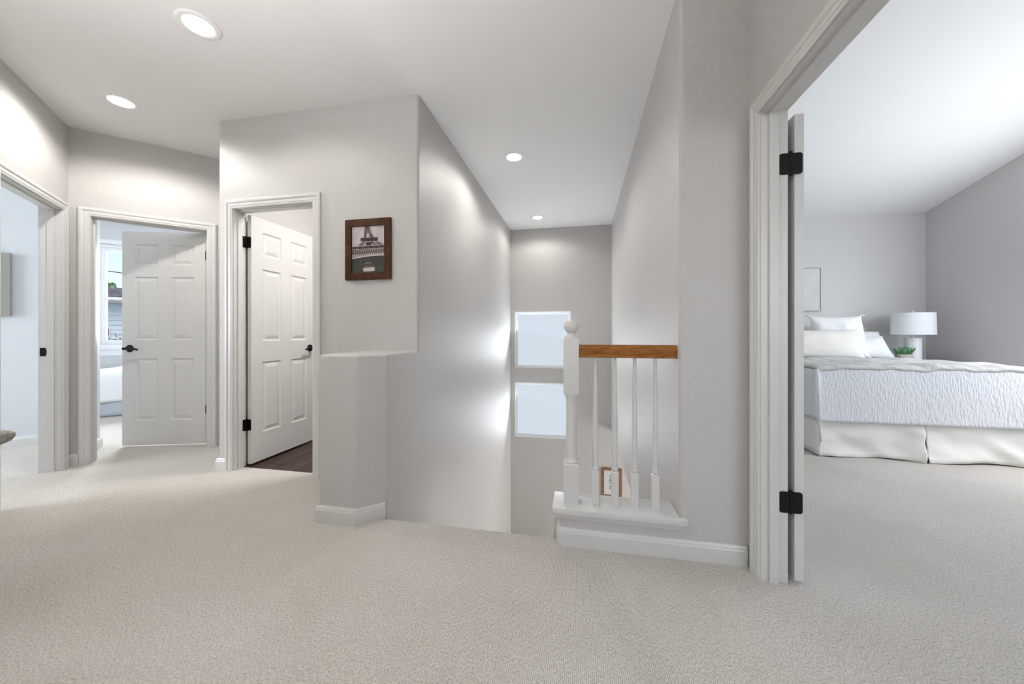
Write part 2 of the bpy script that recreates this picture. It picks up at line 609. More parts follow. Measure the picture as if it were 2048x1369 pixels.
# low pony wall with a chamfered corner and a ledge on top
pony = [(-1.465, V0 + 0.018), (-1.465, 1.760), (-1.226, 1.760), (UL, 1.878), (UL, V0 + 0.018)]
pony = round_poly(pony, [0, 0.018, 0.03, 0.018, 0], 4)
pb = MB().prism(pony, -0.295, 0.948)
bmw = pb.build('wall_pony', M['wall'], kind='structure')
bm = bmesh.new()
bm.from_mesh(bmw.data)
es = [e for e in bm.edges if all(abs(v.co.z - 0.948) < 1e-4 for v in e.verts) and not all(v.co.y > V0 - 0.01 for v in e.verts)]
bmesh.ops.bevel(bm, geom=es, offset=0.018, segments=4, profile=0.5, affect='EDGES')
bm.to_mesh(bmw.data)
bm.free()
bmw.data.polygons.foreach_set('use_smooth', [True] * len(bmw.data.polygons))
bmw.data.set_sharp_from_angle(angle=R(35))
# stairwell far wall with two window openings
WX0, WX1 = -1.034, -0.150
w = MB()
wall_open(w, UL - TH, UD, VF, VF + TH, 0.425, H, [(WX0, WX1, 0.515, 1.413)])
wall_open(w, UL - TH, 3.9, VF, VF + TH, -3.0, 0.425, [(WX0, WX1, -0.590, 0.283)])
w.build('wall_stair_far', M['wall'], kind='structure')
# stairwell right wall: stops short below, where the lower hall opens
w = MB()
w.box(UR, KV + 0.125, -0.41, UR + TH, VF, H)
w.build('wall_stair_right', M['wall'], kind='structure')
# stub wall facing the landing, right of the balusters
pr = round_poly([(UR, KV), (UD + 0.1, KV), (UD + 0.1, KV + 0.125), (UR, KV + 0.125)], [0.02, 0, 0, 0])
MB().prism(pr, -0.41, H).build('wall_front_right', M['wall'], kind='structure')
# knee wall under the balusters
MB().prism(round_poly([(-0.107, KV), (UR + 0.02, KV), (UR + 0.02, KV + 0.125), (-0.107, KV + 0.125)], [0.015, 0, 0, 0.015]), -0.41, 0.166).build('wall_knee', M['wall'], kind='structure')
# lower hall enclosure
MB().box(3.78, 3.0, -3.0, 3.9, VF, -0.41).box(UR, 2.9, -3.0, 3.9, 3.02, -0.41).build('wall_lower', M['wall'], kind='structure')
MB().box(UR + 0.01, 3.0, -0.41, 3.9, VF, -0.31).build('ceiling', M['ceil'], kind='structure')
# wall with the bedroom doorway
D5 = (0.18, 1.70)
w = MB()
ww = D5[1] - D5[0]
T5 = Matrix.Translation((UD, KV + 0.06, 0)) @ Matrix.Rotation(R(-90), 4, 'Z')
wb = MB()
wall_open(wb, 0, 5.0, 0, 0.098, 0, 4.2, [(KV + 0.06 - D5[1] - 0.02, KV + 0.06 - D5[0] + 0.02, 0, 2.04)])
w.add(wb.v, wb.f, T=T5)
w.box(UD + 0.005, KV + 0.06, 0, UD + 0.098, BV + 0.1, 4.2)
w.build('wall_right', M['wall'], kind='structure')
# bedroom shell
MB().box(UB - 0.006, KV + 0.3, 0, UB, BV, 4.2).build('wall_bedroom_left', M['bed_wall'], kind='structure')
MB().box(UD, BV, 0, BU + 0.12, BV + 0.12, 3.0).build('wall_bedroom_far', M['bed_wall'], kind='structure')
w = MB()
wb = MB()
wall_open(wb, 0, 7.3, 0, 0.12, 0, 4.2, [(1.45, 3.55, 0.8, 2.35)])
w.add(wb.v, wb.f, T=Matrix.Translation((BU, BV, 0)) @ Matrix.Rotation(R(-90), 4, 'Z') @ Matrix.Scale(-1, 4, (0, 1, 0)) @ Matrix.Translation((0, -0.12, 0)))
w.build('wall_bedroom_right', M['bed_wall'], kind='structure')
w = MB()
wall_open(w, UB, BU, -1.6, -1.48, 0, 4.2, [(1.6, 3.8, 0.85, 2.35)])
w.build('wall_bedroom_near', M['bed_wall'], kind='structure')
# left wall (doorway 1) and angled back wall (doorway 2)
D1a, D1b = -0.845, -0.088      # n range of doorway 1
w = MB()
wb = MB()
wall_open(wb, -4.6, 0.13, 0, 0.108, 0, H, [(D1a - 0.02, D1b + 0.02, 0, 2.045)])
A45 = Matrix.Translation((*tn(-0.06, 0), 0)) @ Matrix.Rotation(R(135), 4, 'Z')
w.add(wb.v, wb.f, T=A45)
w.build('wall_left', M['wall'], kind='structure')
D2a, D2b = 0.063, 0.789
w = MB()
wb = MB()
wall_open(wb, -0.06, 1.70, 0.018, 0.138, 0, H, [(D2a - 0.02, D2b + 0.02, 0, 2.045)])
B45 = Matrix.Translation((*O, 0)) @ Matrix.Rotation(R(45), 4, 'Z')
w.add(wb.v, wb.f, T=B45)
w.build('wall_back', M['wall'], kind='structure')
# hall behind the camera
w = MB()
wall_open(w, -2.6, UD, -2.92, -2.80, 0, H, [(-1.4, 0.6, 0.8, 2.4)])
w.box(-1.45, -2.80, 0, -1.33, -0.45, H)
w.build('wall_behind', M['wall'], kind='structure')
# left room: far wall, stub by doorway 2, outer walls
w = MB()
wb = MB()
wb.box(-4.3, 1.05, 0, -0.42, 1.17, H)
w.add(wb.v, wb.f, T=B45)
w.build('wall_left_room', M['cool_wall'], kind='structure')
w = MB()
wb = MB()
wb.box(-0.15, 0.138, 0, -0.04, 0.57, H)
wb.prism([(-0.20, 0.05), (-0.15, 0.05), (-0.10, 0.20), (-0.30, 1.05), (-0.30, 1.17), (-0.45, 1.17), (-0.45, 1.05), (-0.24, 0.20)], 0, H)
w.add(wb.v, wb.f, T=B45)
w.build('wall_stub', M['cool_wall'], kind='structure')
w = MB()
wb = MB()
wb.box(-4.2, -3.9, 0, -0.17, -3.78, H)
w.add(wb.v, wb.f, T=B45)
wb = MB()
wall_open(wb, -4.0, 1.17, 0, 0.12, 0, H, [(-1.2, 0.5, 0.8, 2.35)])
w.add(wb.v, wb.f, T=Matrix.Translation((*tn(-4.2, 0), 0)) @ Matrix.Rotation(R(135), 4, 'Z'))
w.build('wall_left_room_outer', M['cool_wall'], kind='structure')
# guest room window wall and left wall
NW = 3.30
GX0, GX1, GZ0, GZ1 = -0.84, 1.60, 0.86, 2.385
w = MB()
wb = MB()
wall_open(wb, -3.2, 5.0, NW, NW + 0.14, 0, H, [(GX0, GX1, GZ0, GZ1)])
wb.box(-3.2, 1.17, 0, -3.08, NW, H)
w.add(wb.v, wb.f, T=B45)
w.build('wall_guest_room', M['cool_wall'], kind='structure')

# ------------------------------------------------------------------ baseboards
baseboard('baseboard_middle', [(-2.79, 2.9), (-2.79, V0), (-2.711, V0)])
baseboard('baseboard_pony', [(-1.465, V0), (-1.465, 1.760), (-1.226, 1.760), (UL - 0.010, 1.868)])
baseboard('baseboard_front_right', [(-0.107, KV + 0.10), (-0.107, KV + 0.012), (-0.1035, KV + 0.0035), (-0.095, KV), (UD - 0.016, KV)])
baseboard('baseboard_back', [tn(-0.06, 0.018), tn(-0.005, 0.018)])
baseboard('baseboard_left_room', [tn(-4.0, 1.05), tn(-0.32, 1.05)])
baseboard('baseboard_stub', [tn(-0.04, 0.16), tn(-0.04, 0.57), tn(-0.15, 0.57)])
baseboard('baseboard_bedroom', [(UB, BV), (BU, BV), (BU, -1.4)])

# ------------------------------------------------------------------ door frames
CP = [(0.0, 0.0), (0.0, 0.010), (0.006, 0.012), (0.012, 0.012), (0.015, 0.0145), (0.030, 0.0145), (0.034, 0.012), (0.040, 0.0165),
      (0.046, 0.019), (0.056, 0.019), (0.060, 0.0155), (0.065, 0.0145), (0.065, 0.0)]


def casing_piece(side, w, h, prof, y, sgn):
    """side: 'l','t','r'; profile offsets outward from the inner edge, thickness toward sgn*y"""
    mb = MB()
    k = len(prof)
    a, b = [], []
    for o, t in prof:
        yy = y + sgn * t
        if side == 'l':
            a.append((-o, yy, 0)); b.append((-o, yy, h + o))
        elif side == 'r':
            a.append((w + o, yy, 0)); b.append((w + o, yy, h + o))
        else:
            a.append((-o, yy, h + o)); b.append((w + o, yy, h + o))
    mb.add(a + b, [tuple(range(k)), tuple(range(2 * k - 1, k - 1, -1))] + [(i, (i + 1) % k, k + (i + 1) % k, k + i) for i in range(k)])
    return mb


def door_frame(name, org, rz, w, h, depth, stop_y=None, both=True):
    root = empty(name, (org[0], org[1], 0), rz, 'structure')
    j = 0.018
    MB().box(-j, 0, 0, 0, depth, h + j).build('jamb', M['trim'], root)
    MB().box(w, 0, 0, w + j, depth, h + j).build('jamb', M['trim'], root)
    MB().box(0, 0, h, w, depth, h + j).build('head', M['trim'], root)
    s0 = stop_y if stop_y is not None else depth - 0.038 - 0.035
    sm = MB()
    sm.box(0, s0, 0, 0.011, s0 + 0.035, h).box(w - 0.011, s0, 0, w, s0 + 0.035, h).box(0.011, s0, h - 0.011, w - 0.011, s0 + 0.035, h)
    sm.build('stop', M['trim'], root)
    for sd in 'ltr':
        casing_piece(sd, w + 0.010, h + 0.005, CP, 0.0, -1).build('casing', M['trim'], root).location.x = -0.005
        if both:
            casing_piece(sd, w + 0.010, h + 0.005, CP, depth, 1).build('casing', M['trim'], root).location.x = -0.005
    return root


fr1 = door_frame('trim_1', tn(-0.06, D1a), R(135), D1b - D1a, 2.03, 0.108)
fr2 = door_frame('trim_2', tn(D2a, 0.018), R(45), D2b - D2a, 2.03, 0.120)
fr3 = door_frame('trim_3', (D3a, V0), 0, D3b - D3a, 2.032, 0.100)
fr5 = door_frame('trim_4', (UD, D5[1]), R(-90), D5[1] - D5[0], 2.02, 0.103, both=False)
# strike plate on the far jamb of doorway 1
sp = MB().box(D1b - D1a - 0.0025, 0.078, 0.892, D1b - D1a + 0.001, 0.1075, 0.957)
sp.box(D1b - D1a - 0.004, 0.068, 0.905, D1b - D1a, 0.084, 0.944)
sp.build('strike_plate', M['black'], fr1, bevel=0.001, bseg=1)['label'] = 'black metal strike plate on the white jamb'

# ------------------------------------------------------------------ six panel doors
def panel_rects(w, h):
    x = [(0.105, w / 2 - 0.055), (w / 2 + 0.055, w - 0.105)]
    z = [(0.245, 0.83), (1.005, 1.60), (1.715, 1.905)]
    return [(a, c, b, d) for c, d in z for a, b in x]


def panel_mesh(x0, z0, x1, z1, th):
    mb = MB()
    rings = [(0.0, 0.0), (0.004, 0.006), (0.012, 0.0085), (0.016, 0.0085), (0.042, 0.0015), (0.044, 0.001)]
    for face in (0, 1):
        vs_ = []
        for ins, dep in rings:
            y = dep if face == 0 else th - dep
            vs_ += [(x0 + ins, y, z0 + ins), (x1 - ins, y, z0 + ins), (x1 - ins, y, z1 - ins), (x0 + ins, y, z1 - ins)]
        fs_ = []
        for r in range(len(rings) - 1):
            for i in range(4):
                q = (i + 1) % 4
                fs_.append((r * 4 + i, r * 4 + q, (r + 1) * 4 + q, (r + 1) * 4 + i))
        e = (len(rings) - 1) * 4
        fs_.append((e, e + 1, e + 2, e + 3))
        mb.add(vs_, fs_)
    return mb


def door_leaf(name, w, h, loc, rz, kind='structure', handle=True, hinge_z=(0.335, 1.79), jamb_ang=None):
    th = 0.035
    z0 = 0.014
    rects = [(a, c, b, d) for a, c, b, d in panel_rects(w, h)]
    xs = sorted({0, w} | {r[0] for r in rects} | {r[2] for r in rects})
    zs = sorted({z0, h} | {r[1] for r in rects} | {r[3] for r in rects})
    mb = MB()
    for i in range(len(xs) - 1):
        for k in range(len(zs) - 1):
            cx, cz = (xs[i] + xs[i + 1]) / 2, (zs[k] + zs[k + 1]) / 2
            if any(r[0] < cx < r[2] and r[1] < cz < r[3] for r in rects):
                continue
            for y in (0, th):
                mb.add([(xs[i], y, zs[k]), (xs[i + 1], y, zs[k]), (xs[i + 1], y, zs[k + 1]), (xs[i], y, zs[k + 1])], [(0, 1, 2, 3)])
    mb.add([(0, 0, z0), (w, 0, z0), (w, th, z0), (0, th, z0), (0, 0, h), (w, 0, h), (w, th, h), (0, th, h)],
           [(0, 1, 2, 3), (4, 5, 6, 7), (1, 2, 6, 5), (0, 3, 7, 4)])
    leaf = mb.build(name, M['door'], kind=kind)
    place(leaf, (loc[0], loc[1], 0), rz)
    for r in rects:
        panel_mesh(*r, th).build('panel', M['door'], leaf)
    if handle:
        hx, hz = w - 0.066, 0.925
        for sgn, y in ((-1, 0.0), (1, th)):
            T = Matrix.Translation((hx, y, hz)) @ Matrix.Rotation(R(90) * (1 if sgn < 0 else -1), 4, 'X')
            hm = MB().lathe([(0.033, 0), (0.034, 0.004), (0.031, 0.009), (0.020, 0.012), (0.011, 0.016), (0.0105, 0.046), (0.0125, 0.052), (0.011, 0.060)], 20, T=T)
            root = hm.build('handle', M['black2'], leaf, smooth=True)
            yy = y + sgn * 0.055
            lv = MB().tube([(hx + 0.010, yy, hz), (hx - 0.01, yy, hz + 0.001), (hx - 0.035, yy + sgn * 0.002, hz + 0.004), (hx - 0.062, yy, hz + 0.002),
                            (hx - 0.088, yy - sgn * 0.003, hz - 0.005), (hx - 0.108, yy - sgn * 0.004, hz - 0.011)],
                           [0.013, 0.0125, 0.0095, 0.008, 0.0085, 0.007], 10)
            lv.build('lever', M['black2'], root, smooth=True)
    return leaf


def hinge(leaf, z, px, py, edge_dir, jamb_dir):
    """pin at local (px,py); two plates of 32 mm from the pin along the given local unit vectors, lying flat"""
    mb = MB()
    for d in (edge_dir, jamb_dir):
        d = Vector((d[0], d[1]))
        n = Vector((d.y, -d.x))
        pts = []
        L = 0.044
        # plate outline in (along, z) with rounded outer corners
        outl = [(0.003, -0.045)] + [(L - 0.010 + 0.010 * math.sin(R(a)), -0.035 - 0.010 * math.cos(R(a))) for a in (0, 30, 60, 90)] + \
               [(L - 0.010 + 0.010 * math.cos(R(a)), 0.035 + 0.010 * math.sin(R(a))) for a in (0, 30, 60, 90)] + [(0.003, 0.045)]
        k = len(outl)
        vs_ = []
        for s_ in (-0.0015, 0.0015):
            for al, zz in outl:
                p = Vector((px, py)) + d * al + n * s_
                vs_.append((p.x, p.y, z + zz))
        mb.add(vs_, [tuple(range(k - 1, -1, -1)), tuple(range(k, 2 * k))] + [(i, (i + 1) % k, k + (i + 1) % k, k + i) for i in range(k)])
    mb.lathe([(0.003, z - 0.050), (0.0062, z - 0.048), (0.0062, z + 0.048), (0.0075, z + 0.050), (0.003, z + 0.054)], 12, (px, py))
    return mb.build('hinge', M['black'], leaf)


# doorway 2: leaf standing ajar into the guest room
A2 = R(197.0)
h2 = tn(D2b - 0.004, 0.144)
leaf2 = door_leaf('door_2', 0.720, 2.024, h2, A2)
for z in (0.34, 1.81):
    hinge(leaf2, z, -0.002, -0.003, (0.0, 1), (math.cos(R(315) - A2), math.sin(R(315) - A2)))
# doorway 3: leaf open square into the bathroom
leaf3 = door_leaf('door_3', 0.690, 2.020, (D3a + 0.044, V0 + 0.107), R(90))
for z in (0.33, 1.80):
    hinge(leaf3, z, -0.004, 0.0425, (0, -1), (-1, 0))
# bedroom doorway: leaf folded right back against the bedroom wall
leaf5 = door_leaf('door_4', 0.745, 2.001, (0.930, 1.704), R(90.0))
for z in (0.347, 1.790):
    hinge(leaf5, z, -0.0055, 0.052, (0, -1), (0, 1))

# ------------------------------------------------------------------ stairwell windows
for k, (z0, z1) in enumerate(((0.515, 1.413), (-0.590, 0.283))):
    wroot = empty('window_%d' % (k + 1), ((WX0 + WX1) / 2, VF + 0.055, z0), 0, 'structure')
    hw, hh = (WX1 - WX0) / 2, z1 - z0
    fm = frame_mesh(MB(), -hw, 0, hw, hh, 0.010, -0.052, 0.05)
    fm.build('reveal', M['vinyl'], wroot)
    fm = frame_mesh(MB(), -hw + 0.010, 0.010, hw - 0.010, hh - 0.010, 0.030, 0.0, 0.04)
    fm.build('window_frame', M['vinyl'], wroot, bevel=0.004)
    MB().box(-hw + 0.04, 0.016, 0.04, hw - 0.04, 0.022, hh - 0.04).build('pane', M['frost'], wroot)['label'] = 'frosted glass pane'

# ------------------------------------------------------------------ guest room window
gw = empty('window_3', (*tn(0, NW + 0.02), 0), R(45), 'structure')
cs = frame_mesh(MB(), GX0 - 0.06, GZ0 - 0.02, GX1 + 0.06, GZ1 + 0.06, 0.06, -0.040, -0.022)
cs.build('casing', M['vinyl'], gw)
MB().box(GX0 - 0.09, -0.07, GZ0 - 0.03, GX1 + 0.09, 0.02, GZ0).build('sill', M['vinyl'], gw, bevel=0.006)
MB().box(GX0 - 0.06, -0.035, GZ0 - 0.12, GX1 + 0.06, -0.02, GZ0 - 0.03).build('apron', M['vinyl'], gw)
frame_mesh(MB(), GX0, GZ0, GX1, GZ1, 0.045, 0.0, 0.09).build('window_frame', M['vinyl'], gw, bevel=0.004)
xm = (GX0 + GX1) / 2
for a, b in ((GX0 + 0.045, xm), (xm, GX1 - 0.045)):
    s_ = frame_mesh(MB(), a, GZ0 + 0.045, b, GZ1 - 0.045, 0.055, 0.015, 0.065).build('sash', M['vinyl'], gw, bevel=0.004)
    MB().box(a + 0.055, 0.036, GZ0 + 0.10, b - 0.055, 0.042, GZ1 - 0.10).build('pane', M['glass'], s_)
    for z in (1.34, 1.92):
        MB().box(a + 0.006, -0.012, z - 0.04, a + 0.026, 0.016, z + 0.04).tube([(a + 0.016, -0.018, z + 0.03), (a + 0.016, -0.020, z - 0.05)], 0.008).build('latch', M['vinyl'], s_, bevel=0.002)

# plain frames in the window openings behind and beside the camera
def back_window(name, org, rz, w, z0, z1):
    r_ = empty(name, (org[0], org[1], z0), rz, 'structure')
    frame_mesh(MB(), -w / 2, 0, w / 2, z1 - z0, 0.05, 0, 0.07).build('window_frame', M['vinyl'], r_)
    MB().box(-0.02, 0.01, 0.05, 0.02, 0.06, z1 - z0 - 0.05).build('mullion', M['vinyl'], r_)


back_window('window_4', (BU + 0.03, BV - 2.5), R(-90), 2.1, 0.8, 2.35)
back_window('window_5', (2.7, -1.57), 0, 2.2, 0.85, 2.35)
back_window('window_6', (-0.4, -2.89), 0, 2.0, 0.8, 2.4)  # unseen window, put in for the frontal fill lamp

# ------------------------------------------------------------------ knee wall cap and balustrade
cap = MB()
CZ = 0.166
poly = [(-0.140, KV - 0.034), (0.492, KV - 0.034), (0.492, KV - 0.001), (UR - 0.001, KV - 0.001), (UR - 0.001, KV + 0.158), (-0.140, KV + 0.158)]
cap.prism(round_poly(poly, [0.006, 0.006, 0, 0, 0, 0.006], 3), CZ, CZ + 0.030)
capo = cap.build('trim_5', M['trim'], kind='structure', bevel=0.010, bseg=3, smooth=True, sharp=60)
mold = MB().sweep([(0, CZ - 0.030), (0.009, CZ - 0.030), (0.011, CZ - 0.021), (0.014, CZ - 0.019), (0.018, CZ - 0.010), (0.024, CZ - 0.007), (0.024, CZ), (0, CZ)],
                  [(-0.107, KV + 0.125), (-0.107, KV), (0.474, KV)])
mold.build('moulding', M['trim'], capo)
sk = MB()
so = [(1.885, 0.088), (1.900, 0.096), (1.915, 0.088), (2.2, -0.10), (2.2, -0.30), (1.885, -0.05)]
sk.add([(-0.142, v, z) for v, z in so] + [(-0.107, v, z) for v, z in so],
       [tuple(range(6)), tuple(range(11, 5, -1))] + [(i, (i + 1) % 6, 6 + (i + 1) % 6, 6 + i) for i in range(6)])
sk.build('trim_6', M['trim'], kind='structure', bevel=0.004)

RV = KV + 0.062     # rail centre line
rail = empty('stair_railing', (0.16, RV, CZ + 0.030))
tag(rail, 'white painted stair railing with honey oak handrail and ball-topped newel on the knee wall', 'railing')
cz = 0.0            # local z zero at cap top




nw_ = MB()
nx = -0.047 - 0.16
a = 0.0385
nw_.box(nx - a, -a, 0, nx + a, a, 0.196)
# chamfered shoulders
nw_.add([(nx - a, -a, 0.196), (nx + a, -a, 0.196), (nx + a, a, 0.196), (nx - a, a, 0.196),
         (nx - 0.033, -0.033, 0.203), (nx + 0.033, -0.033, 0.203), (nx + 0.033, 0.033, 0.203), (nx - 0.033, 0.033, 0.203)],
        [(4, 5, 6, 7), (0, 1, 5, 4), (1, 2, 6, 5), (2, 3, 7, 6), (3, 0, 4, 7)])
nw_.lathe([(0.033, 0.200), (0.0365, 0.206), (0.0365, 0.212), (0.033, 0.217), (0.031, 0.220), (0.0285, 0.232), (0.0285, 0.26), (0.0262, 0.50), (0.027, 0.532),
           (0.031, 0.545), (0.0335, 0.550), (0.034, 0.556), (0.0355, 0.560)], 28, (nx, 0))
b0, b1 = 0.560, 0.846
nw_.add([(nx - 0.034, -0.034, b0 - 0.004), (nx + 0.034, -0.034, b0 - 0.004), (nx + 0.034, 0.034, b0 - 0.004), (nx - 0.034, 0.034, b0 - 0.004),
         (nx - a, -a, b0 + 0.006), (nx + a, -a, b0 + 0.006), (nx + a, a, b0 + 0.006), (nx - a, a, b0 + 0.006),
         (nx - a, -a, b1 - 0.006), (nx + a, -a, b1 - 0.006), (nx + a, a, b1 - 0.006), (nx - a, a, b1 - 0.006),
         (nx - 0.034, -0.034, b1 + 0.002), (nx + 0.034, -0.034, b1 + 0.002), (nx + 0.034, 0.034, b1 + 0.002), (nx - 0.034, 0.034, b1 + 0.002)],
        [(3, 2, 1, 0), (12, 13, 14, 15)] + [(r * 4 + i, r * 4 + (i + 1) % 4, r * 4 + 4 + (i + 1) % 4, r * 4 + 4 + i) for r in range(3) for i in range(4)])
newel = nw_.build('newel_post', M['trim'], rail, smooth=True, sharp=30)
fn = MB().lathe([(0.034, b1), (0.034, b1 + 0.004), (0.029, b1 + 0.012), (0.021, b1 + 0.021), (0.018, b1 + 0.026)] +
                [(0.0385 * math.sin(R(t_)), b1 + 0.061 - 0.0385 * math.cos(R(t_))) for t_ in range(30, 181, 10)], 28, (nx, 0))
fn.build('ball_finial', M['trim'], newel, smooth=True, sharp=30)
# handrail: moulded oak section
hp = [(-0.029, 0.748), (0.029, 0.748), (0.029, 0.760), (0.025, 0.764), (0.028, 0.775), (0.030, 0.790), (0.028, 0.802), (0.020, 0.811), (0.0, 0.814),
      (-0.020, 0.811), (-0.028, 0.802), (-0.030, 0.790), (-0.028, 0.775), (-0.025, 0.764), (-0.029, 0.760)]
k = len(hp)
hr = MB().add([(nx + a, y, z) for y, z in hp] + [(UR - 0.16, y, z) for y, z in hp],
              [tuple(range(k)), tuple(range(2 * k - 1, k - 1, -1))] + [(i, (i + 1) % k, k + (i + 1) % k, k + i) for i in range(k)])
hr.build('handrail', M['honey'], rail, smooth=True, sharp=50)['label'] = 'honey oak handrail'
balb = None
for bx in (0.074, 0.171, 0.267, 0.365):
    if balb is None:
        bb = MB()
        q = 0.0172
        bb.box(-q, -q, 0, q, q, 0.166)
        bb.add([(-q, -q, 0.166), (q, -q, 0.166), (q, q, 0.166), (-q, q, 0.166), (-0.013, -0.013, 0.171), (0.013, -0.013, 0.171), (0.013, 0.013, 0.171), (-0.013, 0.013, 0.171)],
               [(4, 5, 6, 7), (0, 1, 5, 4), (1, 2, 6, 5), (2, 3, 7, 6), (3, 0, 4, 7)])
        bb.lathe([(0.012, 0.170), (0.0135, 0.174), (0.0165, 0.180), (0.0165, 0.185), (0.0135, 0.190), (0.0115, 0.193), (0.0145, 0.197), (0.0145, 0.200), (0.0125, 0.206),
                  (0.0135, 0.24), (0.0135, 0.36), (0.012, 0.50), (0.0095, 0.66), (0.0085, 0.749)], 16)
        balb = bb.build('baluster', M['trim'], rail, smooth=True, sharp=35)
        bo = balb
    else:
        bo = balb.copy()
        COL.objects.link(bo)
        bo.parent = rail
    bo.location = (bx - 0.16, 0, 0)

# ------------------------------------------------------------------ recessed downlights
def downlight(u, v, label, power, first=[None]):
    root = empty('recessed_downlight', (u, v, H))
    tag(root, label, 'ceiling light', 'recessed ceiling downlights')
    if first[0] is None:
        rg = MB().lathe([(0.066, -0.0005), (0.098, -0.0005), (0.098, -0.003), (0.092, -0.0065), (0.075, -0.0075), (0.068, -0.005), (0.066, -0.0005)], 40, caps=False)
        ro = rg.build('trim_ring', M['ring'], root, smooth=True, sharp=30)
        le = MB().lathe([(0.0, -0.0005), (0.066, -0.0005), (0.066, -0.0035), (0.05, -0.0050), (0.02, -0.0058), (0.0, -0.006)], 32, caps=False)
        lo = le.build('lens', M['led'], root, smooth=True, sharp=60)
        first[0] = (ro, lo)
    else:
        for q in first[0]:
            c = q.copy()
            COL.objects.link(c)
            c.parent = root
    d = bpy.data.lights.new('downlight_lamp', 'SPOT')
    d.energy = power
    d.color = (1.0, 0.97, 0.93)
    d.spot_size = R(162)
    d.spot_blend = 0.4
    d.shadow_soft_size = 0.06
    lo = bpy.data.objects.new('downlight_lamp', d)
    COL.objects.link(lo)
    lo.parent = root
    lo.location = (0, 0, -0.03)
    return root


downlight(-2.020, 1.542, 'largest round recessed downlight, in the hall ceiling nearest the camera', 12)
downlight(-3.231, 1.944, 'round recessed downlight in the hall ceiling above the two left doorways', 33)
downlight(-0.615, 3.262, 'round recessed downlight in the middle of the stairwell ceiling', 21)
downlight(-0.605, 5.027, 'smallest round recessed downlight, by the stairwell far wall', 13)

# ------------------------------------------------------------------ print of a lattice tower in a walnut frame
px0, px1, pz0, pz1 = -1.661, -1.304, 1.449, 1.881
pcx, pcz = (px0 + px1) / 2, (pz0 + pz1) / 2
pic = empty('framed_picture', (pcx, V0, pz0))
tag(pic, 'dark walnut framed sepia photograph of an iron lattice tower on the hall wall', 'picture')
pw2, ph2 = (px1 - px0) / 2, pz1 - pz0
fb = 0.050
pf = MB()
for A, B, C_, D_ in (((-pw2, 0), (pw2, 0), (pw2 - fb, fb), (-pw2 + fb, fb)), ((pw2, 0), (pw2, ph2), (pw2 - fb, ph2 - fb), (pw2 - fb, fb)),
                     ((pw2, ph2), (-pw2, ph2), (-pw2 + fb, ph2 - fb), (pw2 - fb, ph2 - fb)), ((-pw2, ph2), (-pw2, 0), (-pw2 + fb, fb), (-pw2 + fb, ph2 - fb))):
    q = [A, B, C_, D_]
    pf.add([(x, -0.022, z) for x, z in q] + [(x, -0.002, z) for x, z in q], [(0, 1, 2, 3), (7, 6, 5, 4), (0, 4, 5, 1), (1, 5, 6, 2), (2, 6, 7, 3), (3, 7, 4, 0)])
pf.build('frame', M['walnut'], pic, bevel=0.002, bseg=1)
pr_ = MB()
iw, iz0, iz1 = pw2 - fb + 0.002, fb - 0.002, ph2 - fb + 0.002
IW, IH = 2 * iw, iz1 - iz0
lay = [0]


def pq(pts, mi, lift=1):
    """polygon in print coordinates (0..1, 0..1 from bottom left)"""
    y = -0.010 - 0.0002 * lift
    pr_.add([(-iw + x * IW, y, iz0 + z * IH) for x, z in pts], [tuple(range(len(pts)))], mi)


def pline(x0, z0, x1, z1, wd, mi, lift=3):
    dx, dz = (x1 - x0) * IW, (z1 - z0) * IH
    L = math.hypot(dx, dz) or 1
    ox, oz = -dz / L * wd / 2 / IW, dx / L * wd / 2 / IH
    pq([(x0 + ox, z0 + oz), (x1 + ox, z1 + oz), (x1 - ox, z1 - oz), (x0 - ox, z0 - oz)], mi, lift)


MS = [M['psky'], M['pdark'], M['pmid'], M['plight'], M['pgreen']]
pr_.box(-iw, -0.010, iz0, iw, -0.004, iz1, 0)
pq([(0.41, 1.0), (0.51, 1.0), (0.56, 0.86), (0.66, 0.75), (0.37, 0.75), (0.39, 0.86)], 2, 1)       # spire
for i in range(9):
    z = 0.76 + i * 0.027
    pline(0.40, z, 0.60 - i * 0.012, z + 0.012, 0.0012, 1, 2)
    pline(0.42, z + 0.02, 0.58 - i * 0.01, z - 0.006, 0.0010, 3, 3)
pline(0.41, 1.0, 0.37, 0.75, 0.004, 1); pline(0.51, 1.0, 0.66, 0.75, 0.004, 1); pline(0.47, 0.98, 0.42, 0.75, 0.003, 1); pline(0.46, 0.98, 0.60, 0.75, 0.003, 1)
pq([(0.46, 0.82), (0.50, 0.86), (0.55, 0.75), (0.44, 0.75)], 0, 4)
pq([(0.27, 0.745), (0.79, 0.745), (0.79, 0.695), (0.77, 0.68), (0.28, 0.68), (0.26, 0.70)], 1, 2)    # upper gallery
pline(0.27, 0.748, 0.79, 0.748, 0.003, 2, 4)
pq([(0.30, 0.68), (0.77, 0.68), (0.99, 0.575), (0.18, 0.575)], 2, 1)
for i in range(8):
    x = 0.33 + i * 0.055
    pline(x, 0.68, x + (i - 3.5) * 0.05, 0.575, 0.0028, 1 if i % 2 else 3, 3)
for z in (0.665, 0.64, 0.60):
    pline(0.27 - (0.68 - z), z, 0.80 + (0.68 - z) * 1.6, z, 0.0018, 3, 4)
pq([(0.46, 0.65), (0.66, 0.65), (0.68, 0.59), (0.44, 0.59)], 1, 4)
for cx in (0.40, 0.63):
    pts = []
    for i in range(10):
        rr = 0.042 if i % 2 == 0 else 0.018
        pts.append((cx + rr * math.sin(i * PI / 5), 0.605 + rr * 0.68 * math.cos(i * PI / 5)))
    pq(pts, 3, 6)
pq([(0, 0.57), (1, 0.575), (1, 0.51), (0, 0.50)], 1, 2)                                               # main deck
for i in range(7):
    pline(0.02 + i * 0.16, 0.57, 0.01 + i * 0.165, 0.505, 0.002, 3, 4)
